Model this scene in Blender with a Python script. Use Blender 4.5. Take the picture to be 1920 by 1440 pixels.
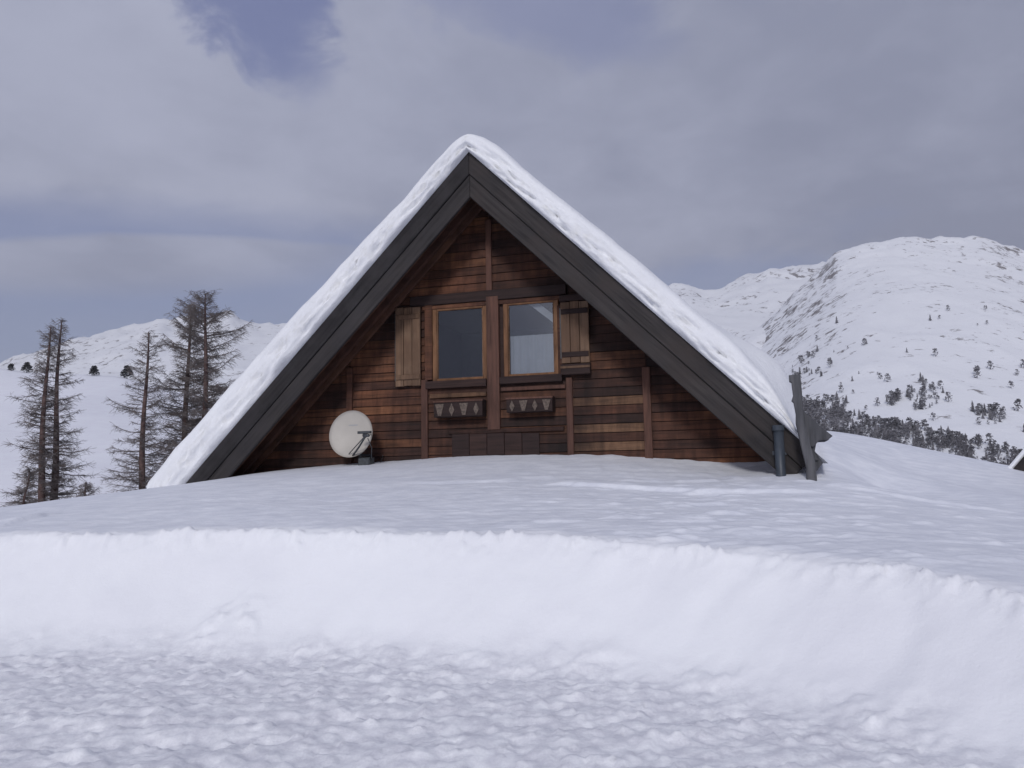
import bpy, math, random
import numpy as np
from mathutils import Vector, Matrix

# ------------------------------------------------------------------ reset
for o in list(bpy.data.objects):
    bpy.data.objects.remove(o)
scene = bpy.context.scene
COL = scene.collection
random.seed(7)
RNG = np.random.default_rng(11)

# ------------------------------------------------------------------ camera
F, HOR, ROLL = 1500.0, 890.0, 1.0          # focal length and horizon row in photo pixels, roll in degrees
CAM = np.array([0.0, 0.0, 1.65])
_p = math.atan((HOR - 720) / F)
_f = np.array([0, math.cos(_p), math.sin(_p)])
_r = np.array([1.0, 0, 0])
_u = np.cross(_r, _f)
_a = math.radians(ROLL)
CR = _r * math.cos(_a) - _u * math.sin(_a)
CU = _u * math.cos(_a) + _r * math.sin(_a)
cam = bpy.data.cameras.new('camera')
cam.sensor_width = 36.0
cam.lens = 36.0 * F / 1920.0
cam.clip_start = 0.05
cam.clip_end = 20000
camo = bpy.data.objects.new('camera', cam)
M = Matrix.Identity(4)
for i in range(3):
    M[i][0], M[i][1], M[i][2], M[i][3] = CR[i], CU[i], -_f[i], CAM[i]
camo.matrix_world = M
COL.objects.link(camo)
scene.camera = camo

# ------------------------------------------------------------------ light and exposure
SUN_EL = math.radians(29)
SUN_AZ = math.radians(190)                 # compass bearing of the sun, clockwise from +Y (behind the camera)
world = bpy.data.worlds.new('World')
scene.world = world
world.use_nodes = True
sun = bpy.data.lights.new('sun', 'SUN')
sun.energy = 1.88
sun.angle = math.radians(10)
sun.color = (1.0, 0.975, 0.965)
suno = bpy.data.objects.new('sun', sun)
sd = Vector((math.sin(SUN_AZ) * math.cos(SUN_EL), math.cos(SUN_AZ) * math.cos(SUN_EL), math.sin(SUN_EL)))
suno.rotation_euler = sd.to_track_quat('Z', 'Y').to_euler()
suno.location = (0, -30, 40)
COL.objects.link(suno)
vs = scene.view_settings
vs.view_transform = 'Standard'
vs.look = 'None'
vs.gamma = 1.0
vs.exposure = 0.0
vs.use_curve_mapping = False


def build_sky():
    nt = world.node_tree
    nt.nodes.clear()
    N, L = nt.nodes.new, nt.links.new

    def math_(op, a, b=None, c=None, clamp=False):
        n = N('ShaderNodeMath')
        n.operation = op
        n.use_clamp = clamp
        for i, v in enumerate((a, b, c)):
            if v is None:
                continue
            if isinstance(v, (int, float)):
                n.inputs[i].default_value = v
            else:
                L(v, n.inputs[i])
        return n.outputs[0]

    def sstep(x, lo, hi):
        n = N('ShaderNodeMapRange')
        n.interpolation_type = 'SMOOTHSTEP'
        L(x, n.inputs[0])
        n.inputs[1].default_value, n.inputs[2].default_value = lo, hi
        return n.outputs[0]

    def mixc(fac, a, b):
        n = N('ShaderNodeMix')
        n.data_type = 'RGBA'
        if isinstance(fac, float):
            n.inputs[0].default_value = fac
        else:
            L(fac, n.inputs[0])
        for k, v in ((6, a), (7, b)):
            if isinstance(v, tuple):
                n.inputs[k].default_value = (*v, 1)
            else:
                L(v, n.inputs[k])
        return n.outputs[2]

    sky = N('ShaderNodeTexSky')
    sky.sky_type = 'NISHITA'
    sky.sun_disc = False
    sky.sun_elevation = SUN_EL
    sky.sun_rotation = SUN_AZ
    sky.altitude = 2000
    sky.air_density = 1.0
    sky.dust_density = 2.5
    sky.ozone_density = 1.0
    tc = N('ShaderNodeTexCoord')
    sep = N('ShaderNodeSeparateXYZ')
    L(tc.outputs['Generated'], sep.inputs[0])
    x, y, z = sep.outputs
    den = math_('ADD', math_('MAXIMUM', z, 0.0), 0.16)
    px, py = math_('DIVIDE', x, den), math_('DIVIDE', y, den)
    comb = N('ShaderNodeCombineXYZ')
    L(px, comb.inputs[0]); L(py, comb.inputs[1])

    def noise(vec, scale, detail, rough, dist=0.0, w=0.0):
        n = N('ShaderNodeTexNoise')
        n.noise_dimensions = '4D'
        L(vec, n.inputs['Vector'])
        n.inputs['W'].default_value = w
        n.inputs['Scale'].default_value = scale
        n.inputs['Detail'].default_value = detail
        n.inputs['Roughness'].default_value = rough
        n.inputs['Distortion'].default_value = dist
        return n.outputs['Fac']

    n1 = noise(comb.outputs[0], 0.9, 6, 0.52, 0.5, 3.1)
    n2 = noise(comb.outputs[0], 2.6, 5, 0.55, 0.3, 8.4)
    n3 = noise(comb.outputs[0], 0.45, 3, 0.5, 0.2, 1.7)
    # thin veil with gaps, everywhere in the sky
    cover = math_('ADD', math_('MULTIPLY', n1, 0.7), math_('MULTIPLY', n2, 0.3))
    cover = sstep(cover, 0.30, 0.50)
    # direction coordinates for the cloud forms ahead
    yy = math_('MAXIMUM', y, 0.08)
    a = math_('DIVIDE', x, yy)
    e = math_('DIVIDE', z, yy)
    n4 = noise(comb.outputs[0], 5.5, 6, 0.6, 0.6, 5.2)
    warp = math_('ADD', math_('MULTIPLY', math_('SUBTRACT', n2, 0.5), 0.16), math_('MULTIPLY', math_('SUBTRACT', n4, 0.5), 0.14))
    warp2 = math_('ADD', math_('MULTIPLY', math_('SUBTRACT', n1, 0.5), 0.10), math_('MULTIPLY', math_('SUBTRACT', n4, 0.5), 0.08))

    def blob(a0, e0, sa, se, lo, hi, tilt=0.0, wx=1.0, wy=1.0):
        da = math_('SUBTRACT', math_('ADD', a, math_('MULTIPLY', warp, wx)), a0)
        de = math_('SUBTRACT', math_('ADD', e, math_('MULTIPLY', warp2, wy)), e0)
        de = math_('SUBTRACT', de, math_('MULTIPLY', da, tilt))
        q = math_('ADD', math_('POWER', math_('ABSOLUTE', math_('DIVIDE', da, sa)), 2.0),
                  math_('POWER', math_('ABSOLUTE', math_('DIVIDE', de, se)), 2.0))
        return sstep(q, hi, lo)

    # open blue gaps
    cover = math_('MAXIMUM', cover, 0.55)
    gap = blob(-0.325, 0.625, 0.072, 0.066, 0.0, 3.0, -0.70, 1.7, 2.0)
    cover = math_('MULTIPLY', cover, math_('SUBTRACT', 1.0, math_('MULTIPLY', gap, 1.0)))
    gap2 = blob(0.06, 0.62, 0.17, 0.07, 0.2, 1.6, -0.2, 1.5, 1.5)
    cover = math_('MULTIPLY', cover, math_('SUBTRACT', 1.0, math_('MULTIPLY', gap2, 0.55)))
    # the low clear band on the left with the long lens cloud in it
    band = blob(-0.62, 0.250, 0.62, 0.125, 0.25, 1.35, -0.04, 0.3, 0.35)
    cover = math_('MULTIPLY', cover, math_('SUBTRACT', 1.0, math_('MULTIPLY', band, 0.8)))
    arc = math_('MULTIPLY', math_('POWER', math_('ABSOLUTE', math_('ADD', a, 0.50)), 2.0), 0.22)
    lens_top = sstep(math_('ADD', math_('ADD', e, arc), math_('MULTIPLY', warp2, 0.22)), 0.324, 0.307)
    lens = math_('MULTIPLY', blob(-0.58, 0.310, 0.56, 0.092, 0.15, 1.0, -0.03, 0.15, 0.08), lens_top)
    lens = math_('MULTIPLY', lens, 0.95)
    cover = math_('MAXIMUM', cover, lens)
    # low haze line on the right
    low = blob(0.22, 0.21, 0.30, 0.06, 0.1, 1.4, 0.1, 0.8, 0.8)
    cover = math_('MULTIPLY', cover, math_('SUBTRACT', 1.0, math_('MULTIPLY', low, 0.55)))

    K = SKYGAIN
    light = (0.425 * K, 0.447 * K, 0.570 * K)
    dark = (0.268 * K, 0.288 * K, 0.392 * K)
    tone = sstep(math_('ADD', math_('MULTIPLY', n3, 0.38), math_('ADD', math_('MULTIPLY', n1, 0.32), math_('ADD', math_('MULTIPLY', n2, 0.20), math_('MULTIPLY', n4, 0.10)))), 0.40, 0.61)
    tone = math_('SUBTRACT', tone, math_('MULTIPLY', sstep(a, -0.1, 0.7), 0.25), clamp=True)
    cloud = mixc(tone, dark, light)
    bg = N('ShaderNodeBackground')
    veil = mixc(sstep(z, 0.10, 0.50), (0.290 * K, 0.325 * K, 0.515 * K), (0.195 * K, 0.215 * K, 0.400 * K))
    bluesky = mixc(BLUE_VEIL, sky.outputs[0], veil)
    L(mixc(cover, bluesky, cloud), bg.inputs[0])
    bg.inputs[1].default_value = 0.1
    out = N('ShaderNodeOutputWorld')
    L(bg.outputs[0], out.inputs[0])


SKYGAIN = 10.5
BLUE_VEIL = 0.75
build_sky()


# ------------------------------------------------------------------ pixel helpers
def ray(px, py):
    return _f + (px - 960) / F * CR - (py - 720) / F * CU


def at_depth(px, py, d):
    """point seen at a photo pixel, at ground distance d (metres along +Y)"""
    v = ray(px, py)
    return CAM + v * (d / v[1])


TH = math.radians(16.5)                    # the gable is turned a little, right side nearer
GU = np.array([math.cos(TH), -math.sin(TH), 0])
GN = np.array([math.sin(TH), math.cos(TH), 0])
APEX = at_depth(880, 285, 13.5)
ORG = np.array([APEX[0], APEX[1], 0.0])
ZR = float(APEX[2])                        # ridge height of the bargeboard apex


def gable(px, py, w=0.0):
    """pixel -> (u, z) on the plane w metres behind the bargeboards"""
    v = ray(px, py)
    s = ((ORG + GN * w - CAM) @ GN) / (v @ GN)
    P = CAM + s * v
    return float((P - ORG) @ GU), float(P[2])


def gpoint(px, py, w=0.0):
    v = ray(px, py)
    s = ((ORG + GN * w - CAM) @ GN) / (v @ GN)
    return CAM + s * v


# ------------------------------------------------------------------ noise
def _hash(ix, iy, iz):
    n = (ix.astype(np.int64) * 374761393 + iy.astype(np.int64) * 668265263 + iz.astype(np.int64) * 2147483647) & 0xFFFFFFFF
    n = ((n ^ (n >> 13)) * 1274126177) & 0xFFFFFFFF
    return ((n ^ (n >> 16)) & 0xFFFFFF) / float(0xFFFFFF)


def vnoise(x, y, seed=0):
    x = np.asarray(x, float); y = np.asarray(y, float)
    ix, iy = np.floor(x), np.floor(y)
    fx, fy = x - ix, y - iy
    fx = fx * fx * fx * (fx * (fx * 6 - 15) + 10)
    fy = fy * fy * fy * (fy * (fy * 6 - 15) + 10)
    s = np.zeros_like(ix) + seed * 17
    a, b = _hash(ix, iy, s), _hash(ix + 1, iy, s)
    c, d = _hash(ix, iy + 1, s), _hash(ix + 1, iy + 1, s)
    return (a + (b - a) * fx) * (1 - fy) + (c + (d - c) * fx) * fy - 0.5


def fbm(x, y, octv=4, seed=0, gain=0.5, lac=2.03):
    t, amp = 0.0, 1.0
    for k in range(octv):
        t = t + amp * vnoise(x + 13.7 * k, y - 7.1 * k, seed + k)
        x, y, amp = x * lac, y * lac, amp * gain
    return t


def ridged(x, y, octv=4, seed=0):
    t, amp = 0.0, 1.0
    for k in range(octv):
        t = t + amp * (0.5 - np.abs(vnoise(x + 5.3 * k, y + 9.9 * k, seed + k)) * 2)
        x, y, amp = x * 2.1, y * 2.1, amp * 0.5
    return t


def sm(a, b, x):
    t = np.clip((np.asarray(x, float) - a) / (b - a), 0, 1)
    return t * t * (3 - 2 * t)


# ------------------------------------------------------------------ object helpers
def mesh_obj(name, verts, faces, mat=None, parent=None, smooth=False):
    me = bpy.data.meshes.new(name)
    verts = np.asarray(verts, np.float32)
    if isinstance(faces, np.ndarray):
        nv, nf, k = len(verts), len(faces), faces.shape[1]
        me.vertices.add(nv)
        me.vertices.foreach_set('co', verts.ravel())
        me.loops.add(nf * k)
        me.loops.foreach_set('vertex_index', faces.ravel().astype(np.int32))
        me.polygons.add(nf)
        me.polygons.foreach_set('loop_start', np.arange(0, nf * k, k, dtype=np.int32))
        me.update(calc_edges=True)
    else:
        me.from_pydata([tuple(map(float, v)) for v in verts], [], faces)
        me.update()
    me.validate()
    if smooth:
        me.polygons.foreach_set('use_smooth', np.ones(len(me.polygons), bool))
    if mat:
        me.materials.append(mat)
    o = bpy.data.objects.new(name, me)
    COL.objects.link(o)
    if parent:
        o.parent = parent
    return o


def empty(name, loc=(0, 0, 0), rz=0.0):
    o = bpy.data.objects.new(name, None)
    o.location = [float(v) for v in loc]
    o.rotation_euler = (0, 0, rz)
    o.empty_display_size = 0.3
    COL.objects.link(o)
    return o


def tag(o, label=None, cat=None, group=None, kind=None):
    for k, v in (('label', label), ('category', cat), ('group', group), ('kind', kind)):
        if v:
            o[k] = v
    return o


def grid_faces(nr, nc):
    i, j = np.meshgrid(np.arange(nr - 1), np.arange(nc - 1), indexing='ij')
    a = (i * nc + j).ravel()
    return np.stack([a, a + 1, a + nc + 1, a + nc], 1)


class MB:
    """collects boxes, prisms and tubes into one mesh"""
    def __init__(self):
        self.v, self.f = [], []

    def add(self, v, f):
        b = len(self.v)
        self.v += [tuple(map(float, p)) for p in v]
        self.f += [tuple(i + b for i in q) for q in f]

    def box(self, x0, x1, y0, y1, z0, z1, bev=0.0):
        if bev <= 0:
            self.add([(x0, y0, z0), (x1, y0, z0), (x1, y1, z0), (x0, y1, z0), (x0, y0, z1), (x1, y0, z1), (x1, y1, z1), (x0, y1, z1)],
                     [(0, 3, 2, 1), (4, 5, 6, 7), (0, 1, 5, 4), (1, 2, 6, 5), (2, 3, 7, 6), (3, 0, 4, 7)])
        else:
            self.prism([(x0, z0), (x1, z0), (x1, z1), (x0, z1)], y0, y1, bev)

    def prism(self, poly, y0, y1, bev=0.0):
        """polygon in (u, z), extruded y0 (front) to y1 (back); front edges chamfered"""
        n = len(poly)
        P = [Vector(p) for p in poly]
        area = sum(P[i].x * P[(i + 1) % n].y - P[(i + 1) % n].x * P[i].y for i in range(n))
        if area < 0:
            P.reverse()
        ins = []
        if bev > 0:
            for i in range(n):
                d1 = (P[i] - P[i - 1]).normalized()
                d2 = (P[(i + 1) % n] - P[i]).normalized()
                n1, n2 = Vector((-d1.y, d1.x)), Vector((-d2.y, d2.x))
                m = (n1 + n2)
                m = m / max(0.35, 1 + n1.dot(n2))
                ins.append(P[i] + m * bev)
            vs_ = [(p.x, y0, p.y) for p in ins] + [(p.x, y0 + bev, p.y) for p in P] + [(p.x, y1, p.y) for p in P]
            fs = [tuple(range(n))]
            for k in (0, 1):
                for i in range(n):
                    j = (i + 1) % n
                    fs.append((k * n + j, k * n + i, (k + 1) * n + i, (k + 1) * n + j))
            fs.append(tuple(reversed(range(2 * n, 3 * n))))
        else:
            vs_ = [(p.x, y0, p.y) for p in P] + [(p.x, y1, p.y) for p in P]
            fs = [tuple(range(n))] + [((i + 1) % n, i, n + i, n + (i + 1) % n) for i in range(n)] + [tuple(reversed(range(n, 2 * n)))]
        self.add(vs_, fs)

    def tube(self, pts, radii, sides=6, cap=True):
        pts = [Vector(p) for p in pts]
        n = len(pts)
        b = len(self.v)
        for i, p in enumerate(pts):
            t = (pts[min(i + 1, n - 1)] - pts[max(i - 1, 0)])
            t = t.normalized() if t.length > 1e-9 else Vector((0, 0, 1))
            q = Vector((0, 0, 1)) if abs(t.z) < 0.9 else Vector((1, 0, 0))
            a = t.cross(q).normalized()
            c = t.cross(a)
            for k in range(sides):
                g = 2 * math.pi * k / sides
                w = p + (a * math.cos(g) + c * math.sin(g)) * radii[i]
                self.v.append((w.x, w.y, w.z))
        for i in range(n - 1):
            for k in range(sides):
                k2 = (k + 1) % sides
                self.f.append((b + i * sides + k, b + i * sides + k2, b + (i + 1) * sides + k2, b + (i + 1) * sides + k))
        if cap:
            self.f.append(tuple(b + k for k in reversed(range(sides))))
            self.f.append(tuple(b + (n - 1) * sides + k for k in range(sides)))

    def build(self, name, mat, parent=None, smooth=False):
        return mesh_obj(name, self.v, self.f, mat, parent, smooth)


# ------------------------------------------------------------------ materials
def new_mat(name):
    m = bpy.data.materials.new(name)
    m.use_nodes = True
    nt = m.node_tree
    b = nt.nodes['Principled BSDF']
    b.inputs['Specular IOR Level'].default_value = 0.3
    return m, nt, b


def ramp(nt, stops):
    n = nt.nodes.new('ShaderNodeValToRGB')
    el = n.color_ramp.elements
    while len(el) < len(stops):
        el.new(0.5)
    for e, (p, c) in zip(el, stops):
        e.position = p
        e.color = (*c, 1)
    return n


def tex_noise(nt, vec, scale, detail=4, rough=0.55, dims='3D'):
    n = nt.nodes.new('ShaderNodeTexNoise')
    n.noise_dimensions = dims
    n.inputs['Scale'].default_value = scale
    n.inputs['Detail'].default_value = detail
    n.inputs['Roughness'].default_value = rough
    if vec is not None:
        nt.links.new(vec, n.inputs['Vector'])
    return n


def mapping(nt, scale=(1, 1, 1), rot=(0, 0, 0), coord='Object'):
    t = nt.nodes.new('ShaderNodeTexCoord')
    src = t.outputs[coord]
    for prop, val in (('Rotation', rot), ('Scale', scale)):
        m = nt.nodes.new('ShaderNodeMapping')
        m.inputs[prop].default_value = val
        nt.links.new(src, m.inputs['Vector'])
        src = m.outputs[0]
    return src


def mixrgb(nt, fac, a, b, mode='MIX'):
    n = nt.nodes.new('ShaderNodeMix')
    n.data_type = 'RGBA'
    n.blend_type = mode
    for k, v in ((0, fac), (6, a), (7, b)):
        if isinstance(v, (int, float)):
            n.inputs[k].default_value = v
        elif isinstance(v, tuple):
            n.inputs[k].default_value = (*v, 1)
        else:
            nt.links.new(v, n.inputs[k])
    return n.outputs[2]


def bump(nt, bsdf, height, strength=0.3, dist=0.02):
    b = nt.nodes.new('ShaderNodeBump')
    b.inputs['Strength'].default_value = strength
    b.inputs['Distance'].default_value = dist
    nt.links.new(height, b.inputs['Height'])
    nt.links.new(b.outputs[0], bsdf.inputs['Normal'])


def wood_mat(name, stops, grain=(1.2, 14, 22), rot=(0, 0, 0), weather=None, rough=0.75, patch=False):
    """boards: grain along local X; tone changes from board to board"""
    m, nt, b = new_mat(name)
    vec = mapping(nt, grain, rot)
    oi = nt.nodes.new('ShaderNodeObjectInfo')
    n = tex_noise(nt, vec, 1.0, 6, 0.62, '4D')
    mul = nt.nodes.new('ShaderNodeMath'); mul.operation = 'MULTIPLY'; mul.inputs[1].default_value = 57.0
    nt.links.new(oi.outputs['Random'], mul.inputs[0])
    nt.links.new(mul.outputs[0], n.inputs['W'])
    n2 = tex_noise(nt, mapping(nt, (0.9, 0.9, 1.6)), 1.0, 3, 0.5, '4D')
    nt.links.new(mul.outputs[0], n2.inputs['W'])
    r = ramp(nt, stops)
    mx = nt.nodes.new('ShaderNodeMath'); mx.operation = 'MULTIPLY_ADD'
    nt.links.new(oi.outputs['Random'], mx.inputs[0]); mx.inputs[1].default_value = 0.55
    md = nt.nodes.new('ShaderNodeMath'); md.operation = 'MULTIPLY_ADD'
    nt.links.new(n2.outputs['Fac'], md.inputs[0]); md.inputs[1].default_value = 0.9; md.inputs[2].default_value = -0.27
    nt.links.new(md.outputs[0], mx.inputs[2])
    nt.links.new(mx.outputs[0], r.inputs[0])
    gr = ramp(nt, [(0.30, (0.45, 0.45, 0.45)), (0.5, (0.95, 0.95, 0.95)), (0.72, (1.35, 1.32, 1.28))])
    nt.links.new(n.outputs['Fac'], gr.inputs[0])
    col = mixrgb(nt, 1.0, r.outputs[0], gr.outputs[0], 'MULTIPLY')
    if patch:                                   # uneven stain across the whole wall: rain runs and sun-faded areas
        n4 = tex_noise(nt, mapping(nt, (0.8, 0.8, 0.42)), 1.0, 5, 0.62)
        pr = ramp(nt, [(0.34, (0.42, 0.40, 0.42)), (0.50, (0.95, 0.93, 0.92)), (0.66, (1.55, 1.50, 1.40))])
        nt.links.new(n4.outputs['Fac'], pr.inputs[0])
        col = mixrgb(nt, 1.0, col, pr.outputs[0], 'MULTIPLY')
        n5 = tex_noise(nt, mapping(nt, (9, 9, 1.1)), 1.0, 4, 0.6)
        qr = ramp(nt, [(0.40, (0.62, 0.60, 0.60)), (0.58, (1.08, 1.07, 1.06))])
        nt.links.new(n5.outputs['Fac'], qr.inputs[0])
        col = mixrgb(nt, 0.8, col, qr.outputs[0], 'MULTIPLY')
    if weather:
        n3 = tex_noise(nt, mapping(nt, (0.7, 0.7, 0.7)), 2.2, 5, 0.6)
        rr = ramp(nt, [(0.45, (0, 0, 0)), (0.7, (1, 1, 1))])
        nt.links.new(n3.outputs['Fac'], rr.inputs[0])
        col = mixrgb(nt, rr.outputs[0], col, weather)
    nt.links.new(col, b.inputs['Base Color'])
    b.inputs['Roughness'].default_value = rough
    bump(nt, b, n.outputs['Fac'], 0.5, 0.006)
    return m


def snow_mat(name, base=(0.86, 0.875, 0.91), fine=18.0, fstr=0.35, fdist=0.03, tint=(0.80, 0.80, 0.84)):
    m, nt, b = new_mat(name)
    vec = mapping(nt)
    n = tex_noise(nt, vec, fine, 6, 0.65)
    n2 = tex_noise(nt, vec, 0.55, 4, 0.55)
    rr = ramp(nt, [(0.4, base), (0.66, tint)])
    nt.links.new(n2.outputs['Fac'], rr.inputs[0])
    nt.links.new(rr.outputs[0], b.inputs['Base Color'])
    b.inputs['Roughness'].default_value = 0.65
    b.inputs['Specular IOR Level'].default_value = 0.15
    bump(nt, b, n.outputs['Fac'], fstr, fdist)
    return m


def plain(name, col, rough=0.6, metal=0.0, var=0.25, scale=9.0, spec=0.4):
    m, nt, b = new_mat(name)
    n = tex_noise(nt, mapping(nt), scale, 5, 0.6)
    lo = tuple(c * (1 - var) for c in col)
    hi = tuple(min(1, c * (1 + var)) for c in col)
    r = ramp(nt, [(0.3, lo), (0.7, hi)])
    nt.links.new(n.outputs['Fac'], r.inputs[0])
    nt.links.new(r.outputs[0], b.inputs['Base Color'])
    b.inputs['Roughness'].default_value = rough
    b.inputs['Metallic'].default_value = metal
    b.inputs['Specular IOR Level'].default_value = spec
    return m


WALL_STOPS = [(0.0, (0.024, 0.013, 0.011)), (0.30, (0.050, 0.023, 0.017)), (0.55, (0.088, 0.037, 0.022)),
              (0.78, (0.138, 0.062, 0.033)), (1.0, (0.200, 0.104, 0.056))]
SHUT_STOPS = [(0.0, (0.10, 0.057, 0.035)), (0.5, (0.160, 0.096, 0.060)), (1.0, (0.240, 0.165, 0.112))]
TAN_STOPS = [(0.0, (0.12, 0.065, 0.038)), (0.5, (0.185, 0.105, 0.062)), (1.0, (0.27, 0.165, 0.10))]
DARK_STOPS = [(0.0, (0.020, 0.012, 0.012)), (0.5, (0.034, 0.019, 0.017)), (1.0, (0.055, 0.028, 0.022))]
GREY_STOPS = [(0.0, (0.019, 0.017, 0.019)), (0.5, (0.031, 0.028, 0.029)), (1.0, (0.056, 0.049, 0.047))]
FRAME_STOPS = [(0.0, (0.13, 0.062, 0.032)), (0.5, (0.19, 0.095, 0.048)), (1.0, (0.25, 0.14, 0.075))]
M_WALL = wood_mat('stained_plank', WALL_STOPS, patch=True)
M_TAN = wood_mat('bleached_plank', TAN_STOPS, patch=True)
M_DARK = wood_mat('dark_plank', DARK_STOPS)
M_POSTW = wood_mat('brown_post', [(0, (0.07, 0.034, 0.026)), (1, (0.14, 0.068, 0.048))], (14, 14, 1.2))
M_SHUT = wood_mat('shutter_wood', SHUT_STOPS, (16, 14, 1.1), weather=(0.11, 0.065, 0.042))
M_FRAME = wood_mat('window_wood', FRAME_STOPS, (9, 9, 2.0))
M_GREY_R = wood_mat('weathered_barge_right', GREY_STOPS, (1.0, 12, 16), (0, math.radians(-45), 0), weather=(0.044, 0.036, 0.034), rough=0.85)
M_GREY_L = wood_mat('weathered_barge_left', GREY_STOPS, (1.0, 12, 16), (0, math.radians(45), 0), weather=(0.038, 0.035, 0.037), rough=0.85)
M_GREYV = wood_mat('weathered_upright', [(0, (0.062, 0.064, 0.072)), (1, (0.11, 0.11, 0.118))], (14, 14, 1.0), rough=0.85)
M_SOFF = wood_mat('soffit_wood', [(0, (0.035, 0.019, 0.016)), (0.6, (0.075, 0.034, 0.024)), (1, (0.13, 0.062, 0.036))], (3, 3, 3))
M_SNOW = snow_mat('snow')


def ground_snow_mat():
    m = snow_mat('layered_snow', (0.89, 0.90, 0.925), 30.0, 0.28, 0.02, (0.85, 0.855, 0.89))
    nt = m.node_tree
    b = nt.nodes['Principled BSDF']
    src = b.inputs['Base Color'].links[0].from_socket
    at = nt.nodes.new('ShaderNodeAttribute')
    at.attribute_name = 'crust_shade'
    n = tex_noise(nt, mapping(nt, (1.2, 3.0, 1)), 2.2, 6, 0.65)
    r = ramp(nt, [(0.40, (0.70, 0.72, 0.78)), (0.68, (0.83, 0.845, 0.89))])  # plateau shade put into the greyer crust colour
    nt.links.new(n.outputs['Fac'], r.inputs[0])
    # trodden path: loose white crumbs over packed greyer snow
    at2 = nt.nodes.new('ShaderNodeAttribute')
    at2.attribute_name = 'trodden'
    n6 = tex_noise(nt, mapping(nt), 5.5, 6, 0.7)
    r6 = ramp(nt, [(0.40, (0.72, 0.72, 0.765)), (0.62, (0.93, 0.935, 0.955))])
    nt.links.new(n6.outputs['Fac'], r6.inputs[0])
    src = mixrgb(nt, at2.outputs['Fac'], src, r6.outputs[0])
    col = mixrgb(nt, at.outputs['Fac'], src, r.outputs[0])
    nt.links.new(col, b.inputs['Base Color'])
    return m


M_GROUND = ground_snow_mat()
M_ROOFSNOW = snow_mat('packed_roof_snow', (0.86, 0.87, 0.89), 9.0, 0.5, 0.05, (0.80, 0.81, 0.84))
M_DISH = plain('dish_enamel', (0.46, 0.43, 0.385), 0.5, 0, 0.06, 4)
M_METAL = plain('dark_steel', (0.07, 0.075, 0.08), 0.5, 0.3, 0.3, 20)
M_PIPE = plain('painted_pipe', (0.045, 0.055, 0.070), 0.45, 0.0, 0.2, 12)
M_LOGO = plain('faded_print', (0.36, 0.36, 0.37), 0.6, 0, 0.05, 5)
M_CARVE = plain('carved_pale_wood', (0.115, 0.088, 0.072), 0.8, 0, 0.6, 26)
M_BARK = plain('larch_bark', (0.110, 0.074, 0.068), 0.9, 0, 0.45, 7, 0.1)
M_TWIG = plain('larch_twigs', (0.175, 0.152, 0.144), 0.9, 0, 0.35, 3, 0.1)
M_WOOD = plain('bare_larch_wood', (0.17, 0.165, 0.18), 0.9, 0, 0.5, 0.05, 0.1)
M_CONIFER = plain('conifer_needles', (0.075, 0.076, 0.080), 0.9, 0, 0.4, 2, 0.1)
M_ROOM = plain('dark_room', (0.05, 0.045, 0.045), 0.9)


def glass_mat(name, faces):
    m = bpy.data.materials.new(name)
    m.use_nodes = True
    nt = m.node_tree
    nt.nodes.clear()
    out = nt.nodes.new('ShaderNodeOutputMaterial')
    mix = nt.nodes.new('ShaderNodeMixShader')
    g = nt.nodes.new('ShaderNodeBsdfGlossy')
    g.inputs['Roughness'].default_value = 0.02
    g.inputs['Color'].default_value = (0.9, 0.93, 0.96, 1)
    t = nt.nodes.new('ShaderNodeBsdfTransparent')
    t.inputs['Color'].default_value = (0.72, 0.76, 0.78, 1)
    fr = nt.nodes.new('ShaderNodeFresnel')
    fr.inputs['IOR'].default_value = 1.5
    mp = nt.nodes.new('ShaderNodeMath')
    mp.operation = 'MULTIPLY'
    mp.use_clamp = True
    mp.inputs[1].default_value = faces         # gain on the reflection, set per window for pane brightness
    nt.links.new(fr.outputs[0], mp.inputs[0])
    nt.links.new(mp.outputs[0], mix.inputs[0])
    nt.links.new(t.outputs[0], mix.inputs[1])
    nt.links.new(g.outputs[0], mix.inputs[2])
    nt.links.new(mix.outputs[0], out.inputs[0])
    return m


M_GLASS = glass_mat('low_reflect_glass', 2.8)  # weaker reflection keeps the left pane dark
M_GLASS2 = glass_mat('high_reflect_glass', 5.0)  # reflection boosted to brighten the right pane
M_REFLECT = plain('pale_reflect_sheet', (0.48, 0.48, 0.51), 0.9, 0, 0.06, 6)  # for added sheets that stand for reflections in the right pane


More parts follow.
